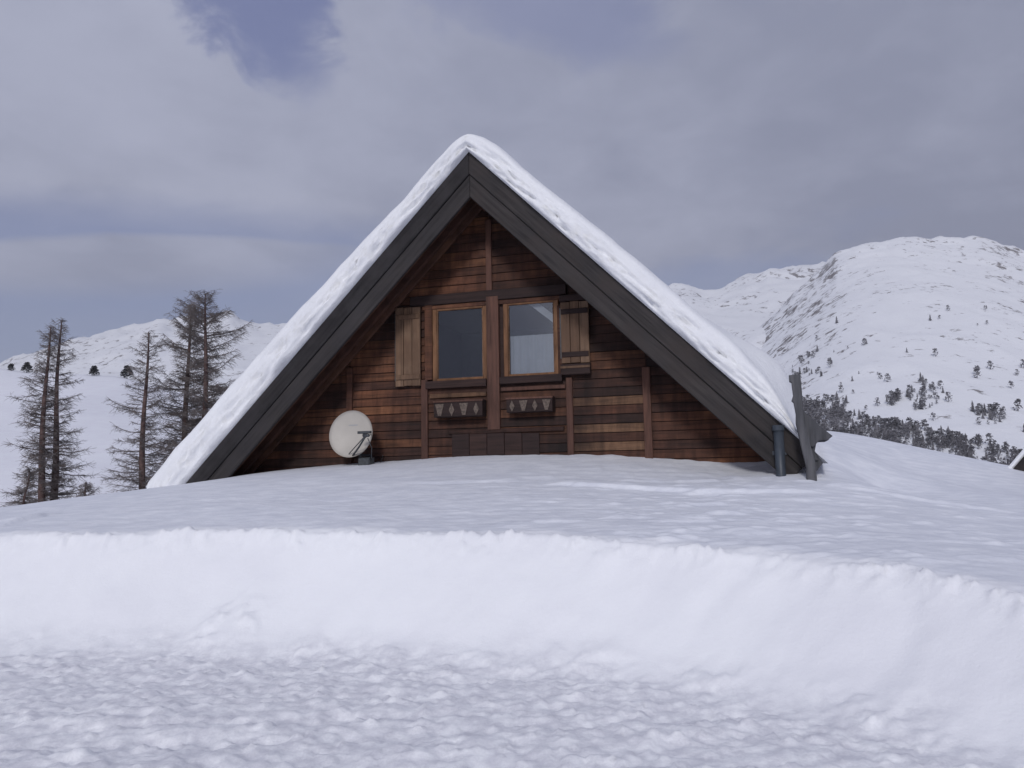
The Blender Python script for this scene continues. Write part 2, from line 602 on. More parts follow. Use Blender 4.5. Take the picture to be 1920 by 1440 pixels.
def mountain_mat(name, rock_lo, rock_hi, scale):
    m, nt, b = new_mat(name)
    geo = nt.nodes.new('ShaderNodeNewGeometry')
    vec = mapping(nt, (1, 1, 1.0))
    n = tex_noise(nt, vec, scale, 7, 0.68)
    big = tex_noise(nt, vec, scale * 0.16, 3, 0.5)
    sep = nt.nodes.new('ShaderNodeSeparateXYZ')
    nt.links.new(geo.outputs['Normal'], sep.inputs[0])
    s = nt.nodes.new('ShaderNodeMapRange')      # steepness
    nt.links.new(sep.outputs[2], s.inputs[0])
    s.inputs[1].default_value, s.inputs[2].default_value = 0.97, 0.66
    s.inputs[3].default_value, s.inputs[4].default_value = -0.03, 0.13
    a = nt.nodes.new('ShaderNodeMath'); a.operation = 'ADD'
    nt.links.new(n.outputs['Fac'], a.inputs[0]); nt.links.new(s.outputs[0], a.inputs[1])
    c = nt.nodes.new('ShaderNodeMath'); c.operation = 'MULTIPLY_ADD'
    nt.links.new(big.outputs['Fac'], c.inputs[0]); c.inputs[1].default_value = 0.34
    nt.links.new(a.outputs[0], c.inputs[2])
    r = ramp(nt, [(rock_lo, (0.87, 0.88, 0.91)), (rock_hi, (0.20, 0.18, 0.18))])
    nt.links.new(c.outputs[0], r.inputs[0])
    nt.links.new(r.outputs[0], b.inputs['Base Color'])
    b.inputs['Roughness'].default_value = 0.8
    b.inputs['Specular IOR Level'].default_value = 0.1
    fine = tex_noise(nt, vec, scale * 2.2, 6, 0.65)
    bump(nt, b, fine.outputs['Fac'], 0.35, 3.0)
    return m


# ------------------------------------------------------------------ near snow ground
FOOT = np.array([(-60, 10.5), (-16, 8.9), (-8, 8.35), (-5.2, 8.05), (-3.0, 7.95), (-1.2, 7.55), (0, 7.15), (1.2, 6.55), (2.1, 5.75),
                 (2.8, 4.85), (3.35, 3.7), (3.8, 2.2), (4.3, 0), (5.5, -6), (7, -60)], float)


def _smooth(P, n=6):
    out = []
    for i in range(len(P) - 1):
        p0, p1, p2, p3 = P[max(i - 1, 0)], P[i], P[i + 1], P[min(i + 2, len(P) - 1)]
        for k in range(n):
            t = k / n
            out.append(0.5 * (2 * p1 + (p2 - p0) * t + (2 * p0 - 5 * p1 + 4 * p2 - p3) * t * t + (3 * p1 - p0 - 3 * p2 + p3) * t ** 3))
    out.append(P[-1])
    return np.array(out)


FOOT = np.vstack([FOOT[:2], _smooth(FOOT[2:-2]), FOOT[-2:]])


def foot_dist(x, y):
    """signed distance to the foot of the snow bank (positive on the chalet side)"""
    best = np.full(x.shape, 1e9)
    sgn = np.ones(x.shape)
    for (x0, y0), (x1, y1) in zip(FOOT[:-1], FOOT[1:]):
        dx, dy = x1 - x0, y1 - y0
        t = np.clip(((x - x0) * dx + (y - y0) * dy) / (dx * dx + dy * dy), 0, 1)
        qx, qy = x - (x0 + t * dx), y - (y0 + t * dy)
        d = np.hypot(qx, qy)
        cr = dx * qy - dy * qx
        m = d < best
        best = np.where(m, d, best)
        sgn = np.where(m, np.sign(cr), sgn)
    return best * sgn


CTRL = []
for (px, py, d) in [(-500, 1040, 11), (0, 1012, 9.1), (280, 1004, 9.1), (540, 1000, 9.0), (760, 1003, 8.7), (960, 1006, 8.3), (1130, 1018, 7.9), (1300, 1038, 7.4),
                    (1500, 1055, 6.9), (1700, 1072, 6.4), (1920, 1098, 6.0), (2300, 1180, 5.2),
                    (150, 944, 15.5), (0, 968, 15), (-300, 1000, 15.5), (-900, 1010, 16), (-300, 990, 12),
                    (1640, 912, 12.8), (1800, 925, 12.6), (1960, 940, 12.0), (2300, 985, 11),
                    (1560, 822, 17.2), (1590, 812, 18.8), (1670, 828, 19.2), (1760, 850, 19.6), (1850, 872, 19.8), (1930, 890, 19.8), (2200, 940, 19),
                    (1720, 893, 15.5), (1880, 915, 15.3)]:
    CTRL.append(at_depth(px, py, d))
for (px, py) in [(352, 907), (300, 913)]:
    CTRL.append(gpoint(px, py, 0.0))
for (px, py) in [(450, 892), (580, 877), (700, 869), (800, 862), (900, 858), (1000, 857), (1100, 860), (1250, 868), (1400, 879)]:
    CTRL.append(gpoint(px, py, 0.75))
CTRL.append(gpoint(1530, 890, 0.0))
CTRL.append(gpoint(1552, 872, 0.7))
CTRL.append(gpoint(1562, 850, 1.6))
CTRL.append(gpoint(1570, 835, 2.6))
for v in [(-9, 22, 0.3), (-3, 26, 0.4), (-20, 20, 0.3), (6, 27, 0.8), (14, 27, -0.4), (22, 22, -0.2), (-14, 36, -0.1), (0, 45, -0.6), (16, 45, -2.6), (-30, 45, -0.4),
          (40, 40, -3), (-45, 30, 0), (45, 10, 0.8), (-45, 10, 0.9), (30, 0, 1.1), (12, -5, 1.2), (30, -30, 1.0), (9, -40, 1.0), (-70, 60, -1), (60, 70, -8), (0, 80, -3), (-30, 90, -2), (30, 90, -6)]:
    CTRL.append(np.array(v, float))
CTRL = np.array(CTRL)


def tps_fit(P, reg=0.02):
    n = len(P)
    d = np.hypot(P[:, None, 0] - P[None, :, 0], P[:, None, 1] - P[None, :, 1])
    K = np.where(d > 0, d * d * np.log(d + 1e-12), 0) + np.eye(n) * reg
    A = np.zeros((n + 3, n + 3))
    Q = np.c_[np.ones(n), P[:, :2]]
    A[:n, :n] = K; A[:n, n:] = Q; A[n:, :n] = Q.T
    return np.linalg.solve(A, np.r_[P[:, 2], 0, 0, 0])


TPS = tps_fit(CTRL)


def plateau(x, y):
    z = TPS[-3] + TPS[-2] * x + TPS[-1] * y
    for (cx, cy, _), w in zip(CTRL, TPS[:-3]):
        d2 = (x - cx) ** 2 + (y - cy) ** 2 + 1e-9
        z = z + w * 0.5 * d2 * np.log(d2)
    return z


STEPS = []   # small wind-crust steps on the plateau: (x0,y0,x1,y1,height)
for (p, q, d0, d1, h) in [((1030, 908), (1330, 924), 11.6, 10.9, 0.055), ((1300, 922), (1540, 932), 10.9, 10.8, 0.04),
                          ((0, 1003), (110, 984), 9.9, 10.8, 0.07), ((760, 893), (980, 890), 11.9, 11.8, 0.03), ((1560, 925), (1900, 960), 11.2, 10.6, 0.035)]:
    A, B = at_depth(*p, d0), at_depth(*q, d1)
    STEPS.append((A[0], A[1], B[0], B[1], h))


def TRACKS(x, y):
    """shallow boot and sledge tracks pressed into the path"""
    t = 0.0
    for (y0, k, wv, dep, w0) in ((5.55, 0.10, 0.8, 0.035, 0.10), (5.95, 0.11, 0.8, 0.030, 0.09), (6.7, -0.05, 1.3, 0.025, 0.16), (4.9, 0.22, 1.1, 0.022, 0.12)):
        yc = y0 + k * x + 0.12 * np.sin(x * wv + y0)
        t = t + dep * np.exp(-((y - yc) / w0) ** 2) * (0.55 + 0.9 * np.clip(fbm(x * 2.6, y * 0.5 + y0, 2, 49) + 0.4, 0, 1))
    return t


PILE = at_depth(432, 1196, 8.1)
SCOOP = at_depth(1490, 1240, 6.4)


def ground_z(x, y, detail=True):
    x = np.asarray(x, float); y = np.asarray(y, float)
    fd = foot_dist(x, y)
    near = np.exp(-((x / 9) ** 2 + ((y - 8) / 9) ** 2))
    fd2 = fd + 0.13 * fbm(x * 0.55, y * 0.55, 3, 5) + 0.045 * fbm(x * 1.9, y * 1.9, 3, 9)
    wid = 1.15
    t = np.clip((fd2 / wid + 0.25) / 1.25, 0, 1)
    prof = np.where(t < 0.42, t * t / 0.84 * 1.24, np.minimum(1, 0.2604 + (t - 0.42) * 1.2752))
    prof = np.clip(prof, 0, 1)
    prof = np.where(t >= 1, 1, prof)
    g0 = -0.02 * np.clip(-fd, 0, 6) * 0 + 0.05 * fbm(x * 0.35, y * 0.35, 2, 21)
    top = plateau(x, y)
    z = g0 + (top - g0) * prof
    on_top = sm(0.95, 1.25, fd2 / wid)
    flat = 1 - sm(-0.45, 0.42, fd2)
    face = (1 - flat) * (1 - on_top)
    z = z + on_top * (0.05 * fbm(x * 0.45, y * 0.7, 3, 31) * near)
    if detail:
        # trodden, lumpy snow on the path
        lump = fbm(x * 5.0 + 0.6 * y, y * 4.6, 4, 41, 0.75) + 0.9 * (np.abs(fbm(x * 6.5, y * 6.0, 2, 43, 0.6)) * 2 - 0.3)
        clod = np.maximum(0, fbm(x * 12.0, y * 12.0, 2, 45, 0.65) - 0.08)
        clod2 = np.maximum(0, fbm(x * 6.0, y * 5.4, 3, 46, 0.7) - 0.16)
        rut = fbm(x * 0.7 + y * 0.5, y * 1.9, 3, 48)
        z = z + flat * (0.020 * lump + 0.036 * clod + 0.046 * clod2 + 0.040 * rut - 0.6 * TRACKS(x, y))
        # smooth cut face with faint scoops
        z = z + face * (0.020 * fbm(x * 1.6, y * 1.6, 3, 51) + 0.006 * fbm(x * 7, y * 7, 3, 53))
        # crumbly lip
        lip = np.exp(-((fd2 / wid - 0.98) / 0.13) ** 2)
        z = z + lip * (0.085 * np.maximum(0, fbm(x * 7.0, y * 5.0, 4, 61, 0.65) + 0.02) + 0.025 * fbm(x * 14, y * 14, 2, 64))
        # clods at the foot
        ft = np.exp(-((fd2 / wid - 0.02) / 0.22) ** 2)
        z = z + ft * 0.07 * np.maximum(0, fbm(x * 3.6, y * 3.6, 4, 71, 0.6) - 0.05)
        pile = np.exp(-(((x - PILE[0]) / 0.30) ** 2 + ((y - PILE[1]) / 0.28) ** 2))
        z = z + pile * (0.10 + 0.16 * np.maximum(0, fbm(x * 6, y * 6, 3, 75, 0.6)))
        sc = np.hypot((x - SCOOP[0]) / 1.15, y - SCOOP[1])
        z = z - face * 0.022 * np.exp(-((sc - 0.75) / 0.10) ** 2) * sm(-0.2, 0.3, z - 0.2)
        # wind crust
        crust_shade = ridged(x * 0.9, y * 2.6, 4, 81)
        z = z + on_top * near * (0.013 * crust_shade + 0.009 * fbm(x * 6.5, y * 9.0, 3, 84, 0.6))
        pit = np.maximum(0, fbm(x * 2.4, y * 5.5, 3, 91) - 0.10)
        z = z + on_top * near * 0.07 * pit * sm(-1.5, 2.0, x)
        for (x0, y0, x1, y1, h) in STEPS:
            dx, dy = x1 - x0, y1 - y0
            ln = math.hypot(dx, dy)
            tt = ((x - x0) * dx + (y - y0) * dy) / ln
            pd = (-(x - x0) * dy + (y - y0) * dx) / ln + 0.07 * fbm(x * 2.0, y * 2.0, 3, 95)
            ends = sm(-0.2, 0.4, tt) * (1 - sm(ln - 0.4, ln + 0.2, tt))
            z = z + h * ends * sm(-0.03, 0.05, pd) * (1 - sm(0.05, 0.9, pd))
    return z


def axis(lo, f0, f1, hi, step, grow=1.07, smax=5.0):
    c = list(np.arange(f0, f1 + 1e-6, step))
    s, v = step, f1
    while v < hi:
        s = min(s * grow, smax); v += s; c.append(v)
    s, v = step, f0
    while v > lo:
        s = min(s * grow, smax); v -= s; c.insert(0, v)
    return np.array(c)


xs = axis(-90, -6.4, 6.4, 90, 0.026)
ys = axis(-70, 3.8, 11.5, 100, 0.026, 1.06)
X, Y = np.meshgrid(xs, ys)
Z = ground_z(X, Y)
V = np.stack([X.ravel(), Y.ravel(), Z.ravel()], 1)
g = mesh_obj('snow_ground', V, grid_faces(len(ys), len(xs)), M_GROUND, smooth=True)
# grainy crust on top with its shade painted in; fresh cut snow below: per vertex
fdv = foot_dist(X, Y) + 0.13 * fbm(X * 0.55, Y * 0.55, 3, 5) + 0.045 * fbm(X * 1.9, Y * 1.9, 3, 9)
a2_ = g.data.attributes.new('trodden', 'FLOAT', 'POINT')
a2_.data.foreach_set('value', (1 - sm(-0.35, 0.35, fdv + 0.3 * fbm(X * 3, Y * 3, 3, 18))).ravel().astype(np.float32))
at_ = g.data.attributes.new('crust_shade', 'FLOAT', 'POINT')
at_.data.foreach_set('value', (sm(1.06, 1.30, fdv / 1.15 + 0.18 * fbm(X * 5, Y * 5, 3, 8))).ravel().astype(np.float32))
tag(g, kind='structure')


# ------------------------------------------------------------------ far terrain
def skyline(pts):
    """photo pixels of a crest -> arrays of (tan azimuth, tan elevation)"""
    A, E = [], []
    for px, py in pts:
        v = ray(px, py)
        A.append(v[0] / v[1]); E.append(v[2] / v[1])
    return np.array(A), np.array(E)


def layer(name, pts, r0, z0, R, mat, a_lo, a_hi, na, nr, power=1.25, relief=0.0, rscale=1 / 300, jag=0.0, seed=0, rvar=0.0):
    A, E = skyline(pts)
    az = np.linspace(a_lo, a_hi, na)
    el = np.interp(az, A, E)
    kr = np.linspace(0, 1.25, nr) ** 1.15 if nr > 30 else np.linspace(0, 1.25, nr)
    AZ, T = np.meshgrid(az, kr)
    EL = np.interp(AZ, A, E)
    aa = np.linspace(a_lo - 0.3, a_hi + 0.3, 900)
    ee = np.interp(aa, A, E)
    kk = np.exp(-np.linspace(-2.2, 2.2, 91) ** 2)
    es = np.convolve(np.pad(ee, 45, mode='edge'), kk / kk.sum(), 'valid')
    ELs = np.interp(AZ, aa, es)                # lower slopes run smoother than the crest
    EL = ELs + (EL - ELs) * sm(0.55, 1.0, T)
    RR = R * (1 + rvar * fbm(AZ * 3, AZ * 0 + 0.5, 2, seed + 3))
    D = r0 + (RR - r0) * T                     # distance along +Y
    ZC = CAM[2] + EL * RR
    up = np.clip(T, 0, 1) ** power
    ZZ = z0 + (ZC - z0) * up
    ZZ = np.where(T > 1, ZC - (T - 1) * RR * 0.45, ZZ)
    XX, YY = AZ * D, D
    env = np.sin(np.clip(T, 0, 1) * math.pi) ** 0.8
    ZZ = ZZ + relief * env * (ridged(XX * rscale, YY * rscale * 0.55, 5, seed) - 0.2)
    ZZ = ZZ + jag * np.clip(T, 0, 1) ** 3 * fbm(XX * rscale * 7, YY * rscale * 7, 4, seed + 9)
    V = np.stack([XX.ravel(), YY.ravel(), ZZ.ravel()], 1)
    o = mesh_obj(name, V, grid_faces(len(kr), na), mat, smooth=True)
    tag(o, kind='structure')
    return az, kr, XX, YY, ZZ


M_MTN_R = mountain_mat('mountain_snow_near', 0.77, 0.85, 0.085)
M_MTN_B = mountain_mat('mountain_snow_far', 0.75, 0.83, 0.050)
M_HILL = snow_mat('piste_snow', (0.85, 0.86, 0.90), 1.2, 0.3, 0.15, (0.82, 0.82, 0.87))

hill = layer('ski_slope_hill', [(-900, 700), (-300, 690), (0, 690), (60, 698), (150, 702), (230, 706), (330, 735), (500, 790), (800, 880), (1100, 930)],
             48, -1.6, 165, M_HILL, -1.7, 0.10, 160, 60, 1.1, 1.6, 1 / 45, 0.2, 3)
back = layer('mountain_range_far', [(-1800, 760), (-900, 720), (-300, 700), (0, 682), (40, 668), (90, 655), (130, 640), (200, 622), (235, 612), (262, 610), (300, 598), (325, 603),
                                (345, 596), (380, 600), (415, 588), (432, 584), (455, 596), (480, 603), (520, 605), (600, 600), (800, 590), (1000, 570), (1180, 545),
                                (1240, 540), (1290, 533), (1330, 546), (1350, 543), (1400, 512), (1425, 505), (1440, 497), (1480, 501), (1530, 498), (1600, 480), (1800, 500), (2400, 560)],
             260, -30, 2300, M_MTN_B, -1.6, 1.0, 620, 150, 1.3, 42, 1 / 420, 22, 17)
right = layer('mountain_slope_near', [(1050, 880), (1200, 800), (1300, 722), (1380, 668), (1440, 600), (1490, 545), (1540, 500), (1565, 475), (1600, 460), (1640, 452), (1680, 445), (1720, 442),
                                  (1780, 448), (1840, 445), (1865, 452), (1890, 463), (1920, 470), (2050, 520), (2400, 600), (3200, 640)],
              200, -22, 1350, M_MTN_R, 0.06, 1.6, 520, 190, 1.28, 13, 1 / 210, 8, 29)
# ground between and behind: one big snow sheet reaching the horizon, hills behind the viewer
th = np.linspace(-math.pi, math.pi, 145)
rr = np.r_[60, 90, 140, 220, 350, 550, 900, 1500, 2400, 3400]
TT, RR2 = np.meshgrid(th, rr)
XX, YY = np.sin(TT) * RR2, np.cos(TT) * RR2
behind = sm(0.2, 0.9, -np.cos(TT))
ZZ = -34 + behind * (28 + np.clip(RR2 - 60, 0, 1500) * (0.22 + 0.05 * np.sin(TT * 7) + 0.04 * np.sin(TT * 17 + 1))) * sm(40, 160, RR2) + 6 * fbm(XX / 120, YY / 120, 3, 77)
tag(mesh_obj('snow_plain', np.stack([XX.ravel(), YY.ravel(), ZZ.ravel()], 1), grid_faces(len(rr), len(th)), M_HILL, smooth=True), kind='structure')


# ------------------------------------------------------------------ chalet
OV = 1.0                                   # roof overhang, bargeboard to wall
chalet = empty('wooden_chalet', ORG, -TH)
tag(chalet, 'brown wooden chalet with steep snow covered roof, half buried in the snow', 'chalet')
ZB = 0.3                                   # boards run down into the snow
INNER = ZR - 0.44                          # underside of the roof above the ridge line


def clip_row(u0, u1, z0, z1, zr=INNER):
    """a board row clipped by the two roof slopes, as a polygon"""
    def lim(z):
        return max(0.0, zr - z)
    a0, b0 = max(u0, -lim(z0)), min(u1, lim(z0))
    if b0 - a0 < 0.02:
        return None
    a1, b1 = max(u0, -lim(z1)), min(u1, lim(z1))
    if b1 - a1 < 0.005:
        m = min(max(0.5 * (a1 + b1), a0), b0)
        a1 = b1 = m
        return [(a0, z0), (b0, z0), (m, z1)]
    return [(a0, z0), (b0, z0), (b1, z1), (a1, z1)]


W = OV
U = lambda px, py=780: gable(px, py, W)[0]
Zw = lambda px, py: gable(px, py, W)[1]
post_u = [U(655), U(797), U(923), U(1070), U(1215)]
win_z0, win_z1 = Zw(925, 722), Zw(925, 558)
wall = MB()
# backing of the wall with the two window openings left free
wl0, wl1 = U(812, 640), U(914, 640)
wr0, wr1 = U(944, 640), U(1049, 640)
wz0, wz1 = Zw(925, 714), Zw(925, 572)
for (a, b, z0, z1) in [(-9, wl0, ZB, ZR), (wr1, 9, ZB, ZR), (wl0, wr1, ZB, wz0), (wl0, wr1, wz1, ZR), (wl1, wr0, wz0, wz1)]:
    # split against the slopes
    zz = list(np.linspace(z0, z1, 12))
    for p, q in zip(zz[:-1], zz[1:]):
        poly = clip_row(a, b, p, q, INNER - 0.03)
        if poly:
            wall.prism(poly, W + 0.05, W + 0.16)
gw = wall.build('gable_wall', M_DARK, chalet)

ROW = 0.158
rows = np.arange(ZB, INNER, ROW)
tan_targets = [(1140, 745, 3), (1140, 797, 3), (1140, 831, 3), (730, 762, 1), (730, 782, 1), (1030, 792, 3)]


def plank(poly, mat, k):
    """one lapped board: its lower edge stands proud of the board below"""
    xs_ = [p[0] for p in poly]
    z0 = min(p[1] for p in poly); z1 = max(p[1] for p in poly)
    b = MB()
    n = len(poly)
    jit = random.uniform(-0.004, 0.006)
    front = []
    for (u, z) in poly:
        t = (z - z0) / max(1e-6, z1 - z0)
        front.append((u, W + 0.012 + 0.022 * t - jit, z))
    fr = [(u, y + 0.0, z) for (u, y, z) in front]
    bk = [(u, W + 0.052, z) for (u, y, z) in front]
    b.add(fr + bk, [tuple(range(n))] + [((i + 1) % n, i, n + i, n + (i + 1) % n) for i in range(n)] + [tuple(reversed(range(n, 2 * n)))])
    return b.build('plank', mat, gw)


nplank = 0
for zi, z0 in enumerate(rows):
    z1 = z0 + ROW - 0.012
    zm = 0.5 * (z0 + z1)
    if zm > win_z1 + 0.12:
        edges = [-9, U(917, 480), 9]
    else:
        edges = [-9] + post_u + [9]
    for i, (a, b) in enumerate(zip(edges[:-1], edges[1:])):
        a2, b2 = a + (0.012 if a > -9 else 0), b - (0.012 if b < 9 else 0)
        if len(edges) > 3 and i in (2, 3) and zm > win_z0 - 0.05 and zm < win_z1 + 0.1:
            continue
        poly = clip_row(a2, b2, z0, z1)
        if not poly or zm < 1.15:
            continue
        mat = M_WALL
        if len(edges) > 3 and i == 4 and min(abs(zm - Zw(1140, t)) for t in (746, 796, 831)) < ROW / 2:
            mat = M_TAN
        plank(poly, mat, nplank)
        nplank += 1


def post(name, px0, px1, py0, py1, w0, w1, mat, parent=chalet, bev=0.008, ref=None):
    u0, u1 = gable(px0, (py0 + py1) / 2, W)[0], gable(px1, (py0 + py1) / 2, W)[0]
    zt, zb = Zw((px0 + px1) / 2, py0), Zw((px0 + px1) / 2, py1)
    b = MB()
    b.box(u0, u1, W + w0, W + w1, zb, zt, bev)
    return b.build(name, mat, parent)


post('wall_batten', 911, 922, 412, 546, -0.03, 0.04, M_POSTW)
post('wall_batten', 791, 803, 712, 930, -0.035, 0.04, M_POSTW)
post('wall_batten', 1064, 1076, 708, 930, -0.035, 0.04, M_POSTW)
post('wall_batten', 1208, 1223, 688, 930, -0.035, 0.04, M_POSTW)
post('wall_batten', 650, 661, 690, 930, -0.035, 0.04, M_WALL)
post('centre_post', 914, 937, 556, 806, -0.05, 0.04, M_POSTW)
post('window_header', 770, 1062, 545, 564, -0.045, 0.04, M_DARK)
post('window_header', 792, 1052, 564.4, 572, -0.02, 0.04, M_WALL)
post('sill_board', 800, 913, 713, 727, -0.06, 0.04, M_DARK)
post('sill_board', 938, 1055, 704, 718, -0.06, 0.04, M_DARK)
post('trim_board', 806, 912, 737, 745, -0.02, 0.03, M_TAN)
post('trim_board', 940, 1060, 724, 731, -0.02, 0.03, M_POSTW)
post('trim_board', 842, 1058, 803, 811, -0.03, 0.03, M_WALL)
# the dark top of a door behind the drift
for k in range(5):
    x0 = 848 + k * 33
    post('door_board', x0, x0 + 32.4, 811.6, 930, -0.012, 0.03, M_DARK)
# jambs
post('window_jamb', 797, 811, 572.5, 713, -0.03, 0.05, M_WALL)
post('window_jamb', 1046, 1055, 572.5, 704, -0.03, 0.05, M_WALL)


def window(x0, x1, y0, y1, tilt, rake, glass, reflect_sheet):
    """casement: four frame members, a pane and a sill"""
    r = empty('window')
    r.parent = chalet
    yc, xc = (y0 + y1) / 2, (x0 + x1) / 2
    u0, u1 = U(x0, yc), U(x1, yc)
    zt, zb = Zw(xc, y0), Zw(xc, y1)
    fw = 0.085
    for (a, b, c, d) in [(u0, u0 + fw, zb, zt), (u1 - fw, u1, zb, zt), (u0 + fw + .002, u1 - fw - .002, zt - 0.06, zt), (u0 + fw + .002, u1 - fw - .002, zb, zb + 0.08)]:
        m = MB()
        m.box(a, b, W - 0.005, W + 0.05, c, d, 0.01)
        m.build('frame_member', M_FRAME, r)
    for (a, b) in ((u0 + fw + .002, u0 + fw + .022), (u1 - fw - .022, u1 - fw - .002)):
        m = MB()
        m.box(a, b, W + 0.012, W + 0.05, zb + 0.082, zt - 0.062, 0.004)
        m.build('glazing_bead', M_TAN, r)
    p = MB()
    a, b, c, d = u0 + fw - 0.01, u1 - fw + 0.01, zb + 0.07, zt - 0.05
    dy, dz = math.tan(tilt) * (b - a) / 2, math.tan(rake) * (d - c) / 2
    n = 6
    vs_, fs_ = [], []
    for i in range(n + 1):
        for j in range(n + 1):
            s, t = i / n * 2 - 1, j / n * 2 - 1
            bow = 0.0012 * (1 - s * s) * (1 - t * t)
            vs_.append((a + (b - a) * i / n, W + 0.036 + dy * s + dz * t - bow, c + (d - c) * j / n))
    for i in range(n):
        for j in range(n):
            q = i * (n + 1) + j
            fs_.append((q, q + n + 1, q + n + 2, q + 1))
    p.add(vs_, fs_)
    p.build('pane', glass, r, True)
    if reflect_sheet:  # folded pale sheet added behind the glass as the reflection's light lower half
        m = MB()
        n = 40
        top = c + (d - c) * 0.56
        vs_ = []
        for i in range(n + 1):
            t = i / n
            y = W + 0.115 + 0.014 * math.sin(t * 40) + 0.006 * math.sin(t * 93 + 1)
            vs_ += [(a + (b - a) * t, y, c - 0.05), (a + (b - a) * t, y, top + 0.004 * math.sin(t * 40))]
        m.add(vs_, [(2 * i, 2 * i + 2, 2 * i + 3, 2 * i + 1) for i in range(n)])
        m.build('lower_reflect_sheet', M_REFLECT, r, True)
        # added pale strip standing for the diagonal reflection at the top right
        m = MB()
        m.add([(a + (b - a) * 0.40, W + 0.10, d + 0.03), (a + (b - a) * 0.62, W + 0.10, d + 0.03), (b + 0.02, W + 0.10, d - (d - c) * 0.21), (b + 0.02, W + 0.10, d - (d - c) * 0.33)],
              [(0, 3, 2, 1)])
        m.build('reflect_streak', M_REFLECT, r)
    return r


window(811, 914, 574, 716, math.radians(0.6), math.radians(0.3), M_GLASS, False)
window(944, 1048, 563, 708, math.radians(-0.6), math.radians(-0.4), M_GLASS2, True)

# dark room behind the glass
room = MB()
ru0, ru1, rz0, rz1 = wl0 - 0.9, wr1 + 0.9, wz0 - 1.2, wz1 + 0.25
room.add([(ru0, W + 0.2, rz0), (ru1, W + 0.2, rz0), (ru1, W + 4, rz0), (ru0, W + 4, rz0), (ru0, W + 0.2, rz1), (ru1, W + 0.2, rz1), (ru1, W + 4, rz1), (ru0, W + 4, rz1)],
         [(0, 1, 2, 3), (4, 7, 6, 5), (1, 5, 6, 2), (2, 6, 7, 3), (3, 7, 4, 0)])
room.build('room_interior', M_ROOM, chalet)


def shutter(x0, x1, y0, y1, nb, lower_dark):
    r = empty('shutter')
    r.parent = chalet
    yc, xc = (y0 + y1) / 2, (x0 + x1) / 2
    u0, u1 = U(x0, yc), U(x1, yc)
    zt, zb = Zw(xc, y0), Zw(xc, y1)
    w = (u1 - u0) / nb
    for k in range(nb):
        m = MB()
        j = random.uniform(-0.004, 0.004)
        m.box(u0 + k * w + 0.004, u0 + (k + 1) * w - 0.004, W - 0.075 + j, W - 0.045, zb + random.uniform(-.01, .01), zt + random.uniform(-.01, .01), 0.006)
        m.build('shutter_board', M_SHUT, r)
    for zz in (zb + 0.16, zt - 0.18):
        m = MB()
        m.box(u0 + 0.015, u1 - 0.015, W - 0.10, W - 0.0795, zz - 0.045, zz + 0.045, 0.008)
        m.build('cross_batten', M_DARK if lower_dark else M_SHUT, r)
    m = MB()
    m.box(u0 - 0.02, u0 + 0.02, W - 0.045, W + 0.02, zb + 0.1, zt - 0.1)
    m.build('hinge_rail', M_METAL, r)
    if lower_dark:
        m = MB()
        m.box(u0 - 0.01, u1 + 0.01, W - 0.12, W - 0.02, zb - 0.20, zb - 0.012, 0.01)
        m.build('shutter_rest', M_DARK, r)
        m = MB()
        m.box(u0 - 0.01, u1 + 0.01, W - 0.135, W - 0.122, zb - 0.09, zb - 0.05, 0.003)
        m.build('rest_trim', M_SHUT, r)
    return r


shutter(744, 791, 578, 724, 3, False)
shutter(1053, 1106, 566, 682, 3, True)
post('shutter_head', 1050, 1110, 553, 565, -0.09, 0.04, M_DARK)


def flower_box(x0, x1, y0, y1, motif):
    r = empty('flower_box')
    r.parent = chalet
    xc, yc = (x0 + x1) / 2, (y0 + y1) / 2
    u0, u1 = gable(x0, yc, W - 0.2)[0], gable(x1, yc, W - 0.2)[0]
    zt, zb = gable(xc, y0, W - 0.2)[1], gable(xc, y1, W - 0.2)[1]
    m = MB()
    m.box(u0, u1, W - 0.22, W - 0.195, zb, zt, 0.006)
    m.build('front_panel', M_DARK, r)
    for (a, b) in ((u0, u0 + 0.022), (u1 - 0.022, u1)):
        m = MB(); m.box(a, b, W - 0.194, W + 0.02, zb, zt); m.build('end_panel', M_DARK, r)
    m = MB(); m.box(u0 + 0.023, u1 - 0.023, W - 0.194, W + 0.02, zb, zb + 0.02); m.build('base_board', M_DARK, r)
    m = MB(); m.box(u0 - 0.01, u1 + 0.01, W - 0.235, W - 0.221, zt - 0.035, zt - 0.003, 0.004); m.build('top_rail', M_POSTW, r)
    n = 4
    w = (u1 - u0) / n
    h = zt - zb - 0.05
    for k in range(n):
        c = u0 + (k + 0.5) * w
        m = MB()
        q = w * 0.36
        if (k + motif) % 2 == 0:       # fan cut
            poly = [(c - q, zb + h * 0.95), (c - q * 0.35, zb + h * 0.1), (c + q * 0.35, zb + h * 0.1), (c + q, zb + h * 0.95)]
        else:                           # upright rhomb
            poly = [(c, zb + 0.012), (c + q * 0.62, zb + h * 0.5), (c, zb + h * 0.98), (c - q * 0.62, zb + h * 0.5)]
        b = len(m.v)
        nn = len(poly)
        m.add([(u, W - 0.232, z) for u, z in poly] + [(u, W - 0.2205, z) for u, z in poly],
              [tuple(range(nn))[::-1]] + [(i, (i + 1) % nn, nn + (i + 1) % nn, nn + i) for i in range(nn)])
        m.build('carved_motif', M_CARVE, r)
    # a cap of snow and soil inside
    m = MB(); m.box(u0 + 0.03, u1 - 0.03, W - 0.19, W + 0.0, zb + 0.022, zt - 0.05); m.build('soil', M_DARK, r)
    return r


flower_box(814, 905, 750, 781, 0)
flower_box(950, 1036, 744, 772, 1)

# ---- roof: slabs, bargeboards, soffit, body
LEN = 9.6
SQ = math.sqrt(0.5)


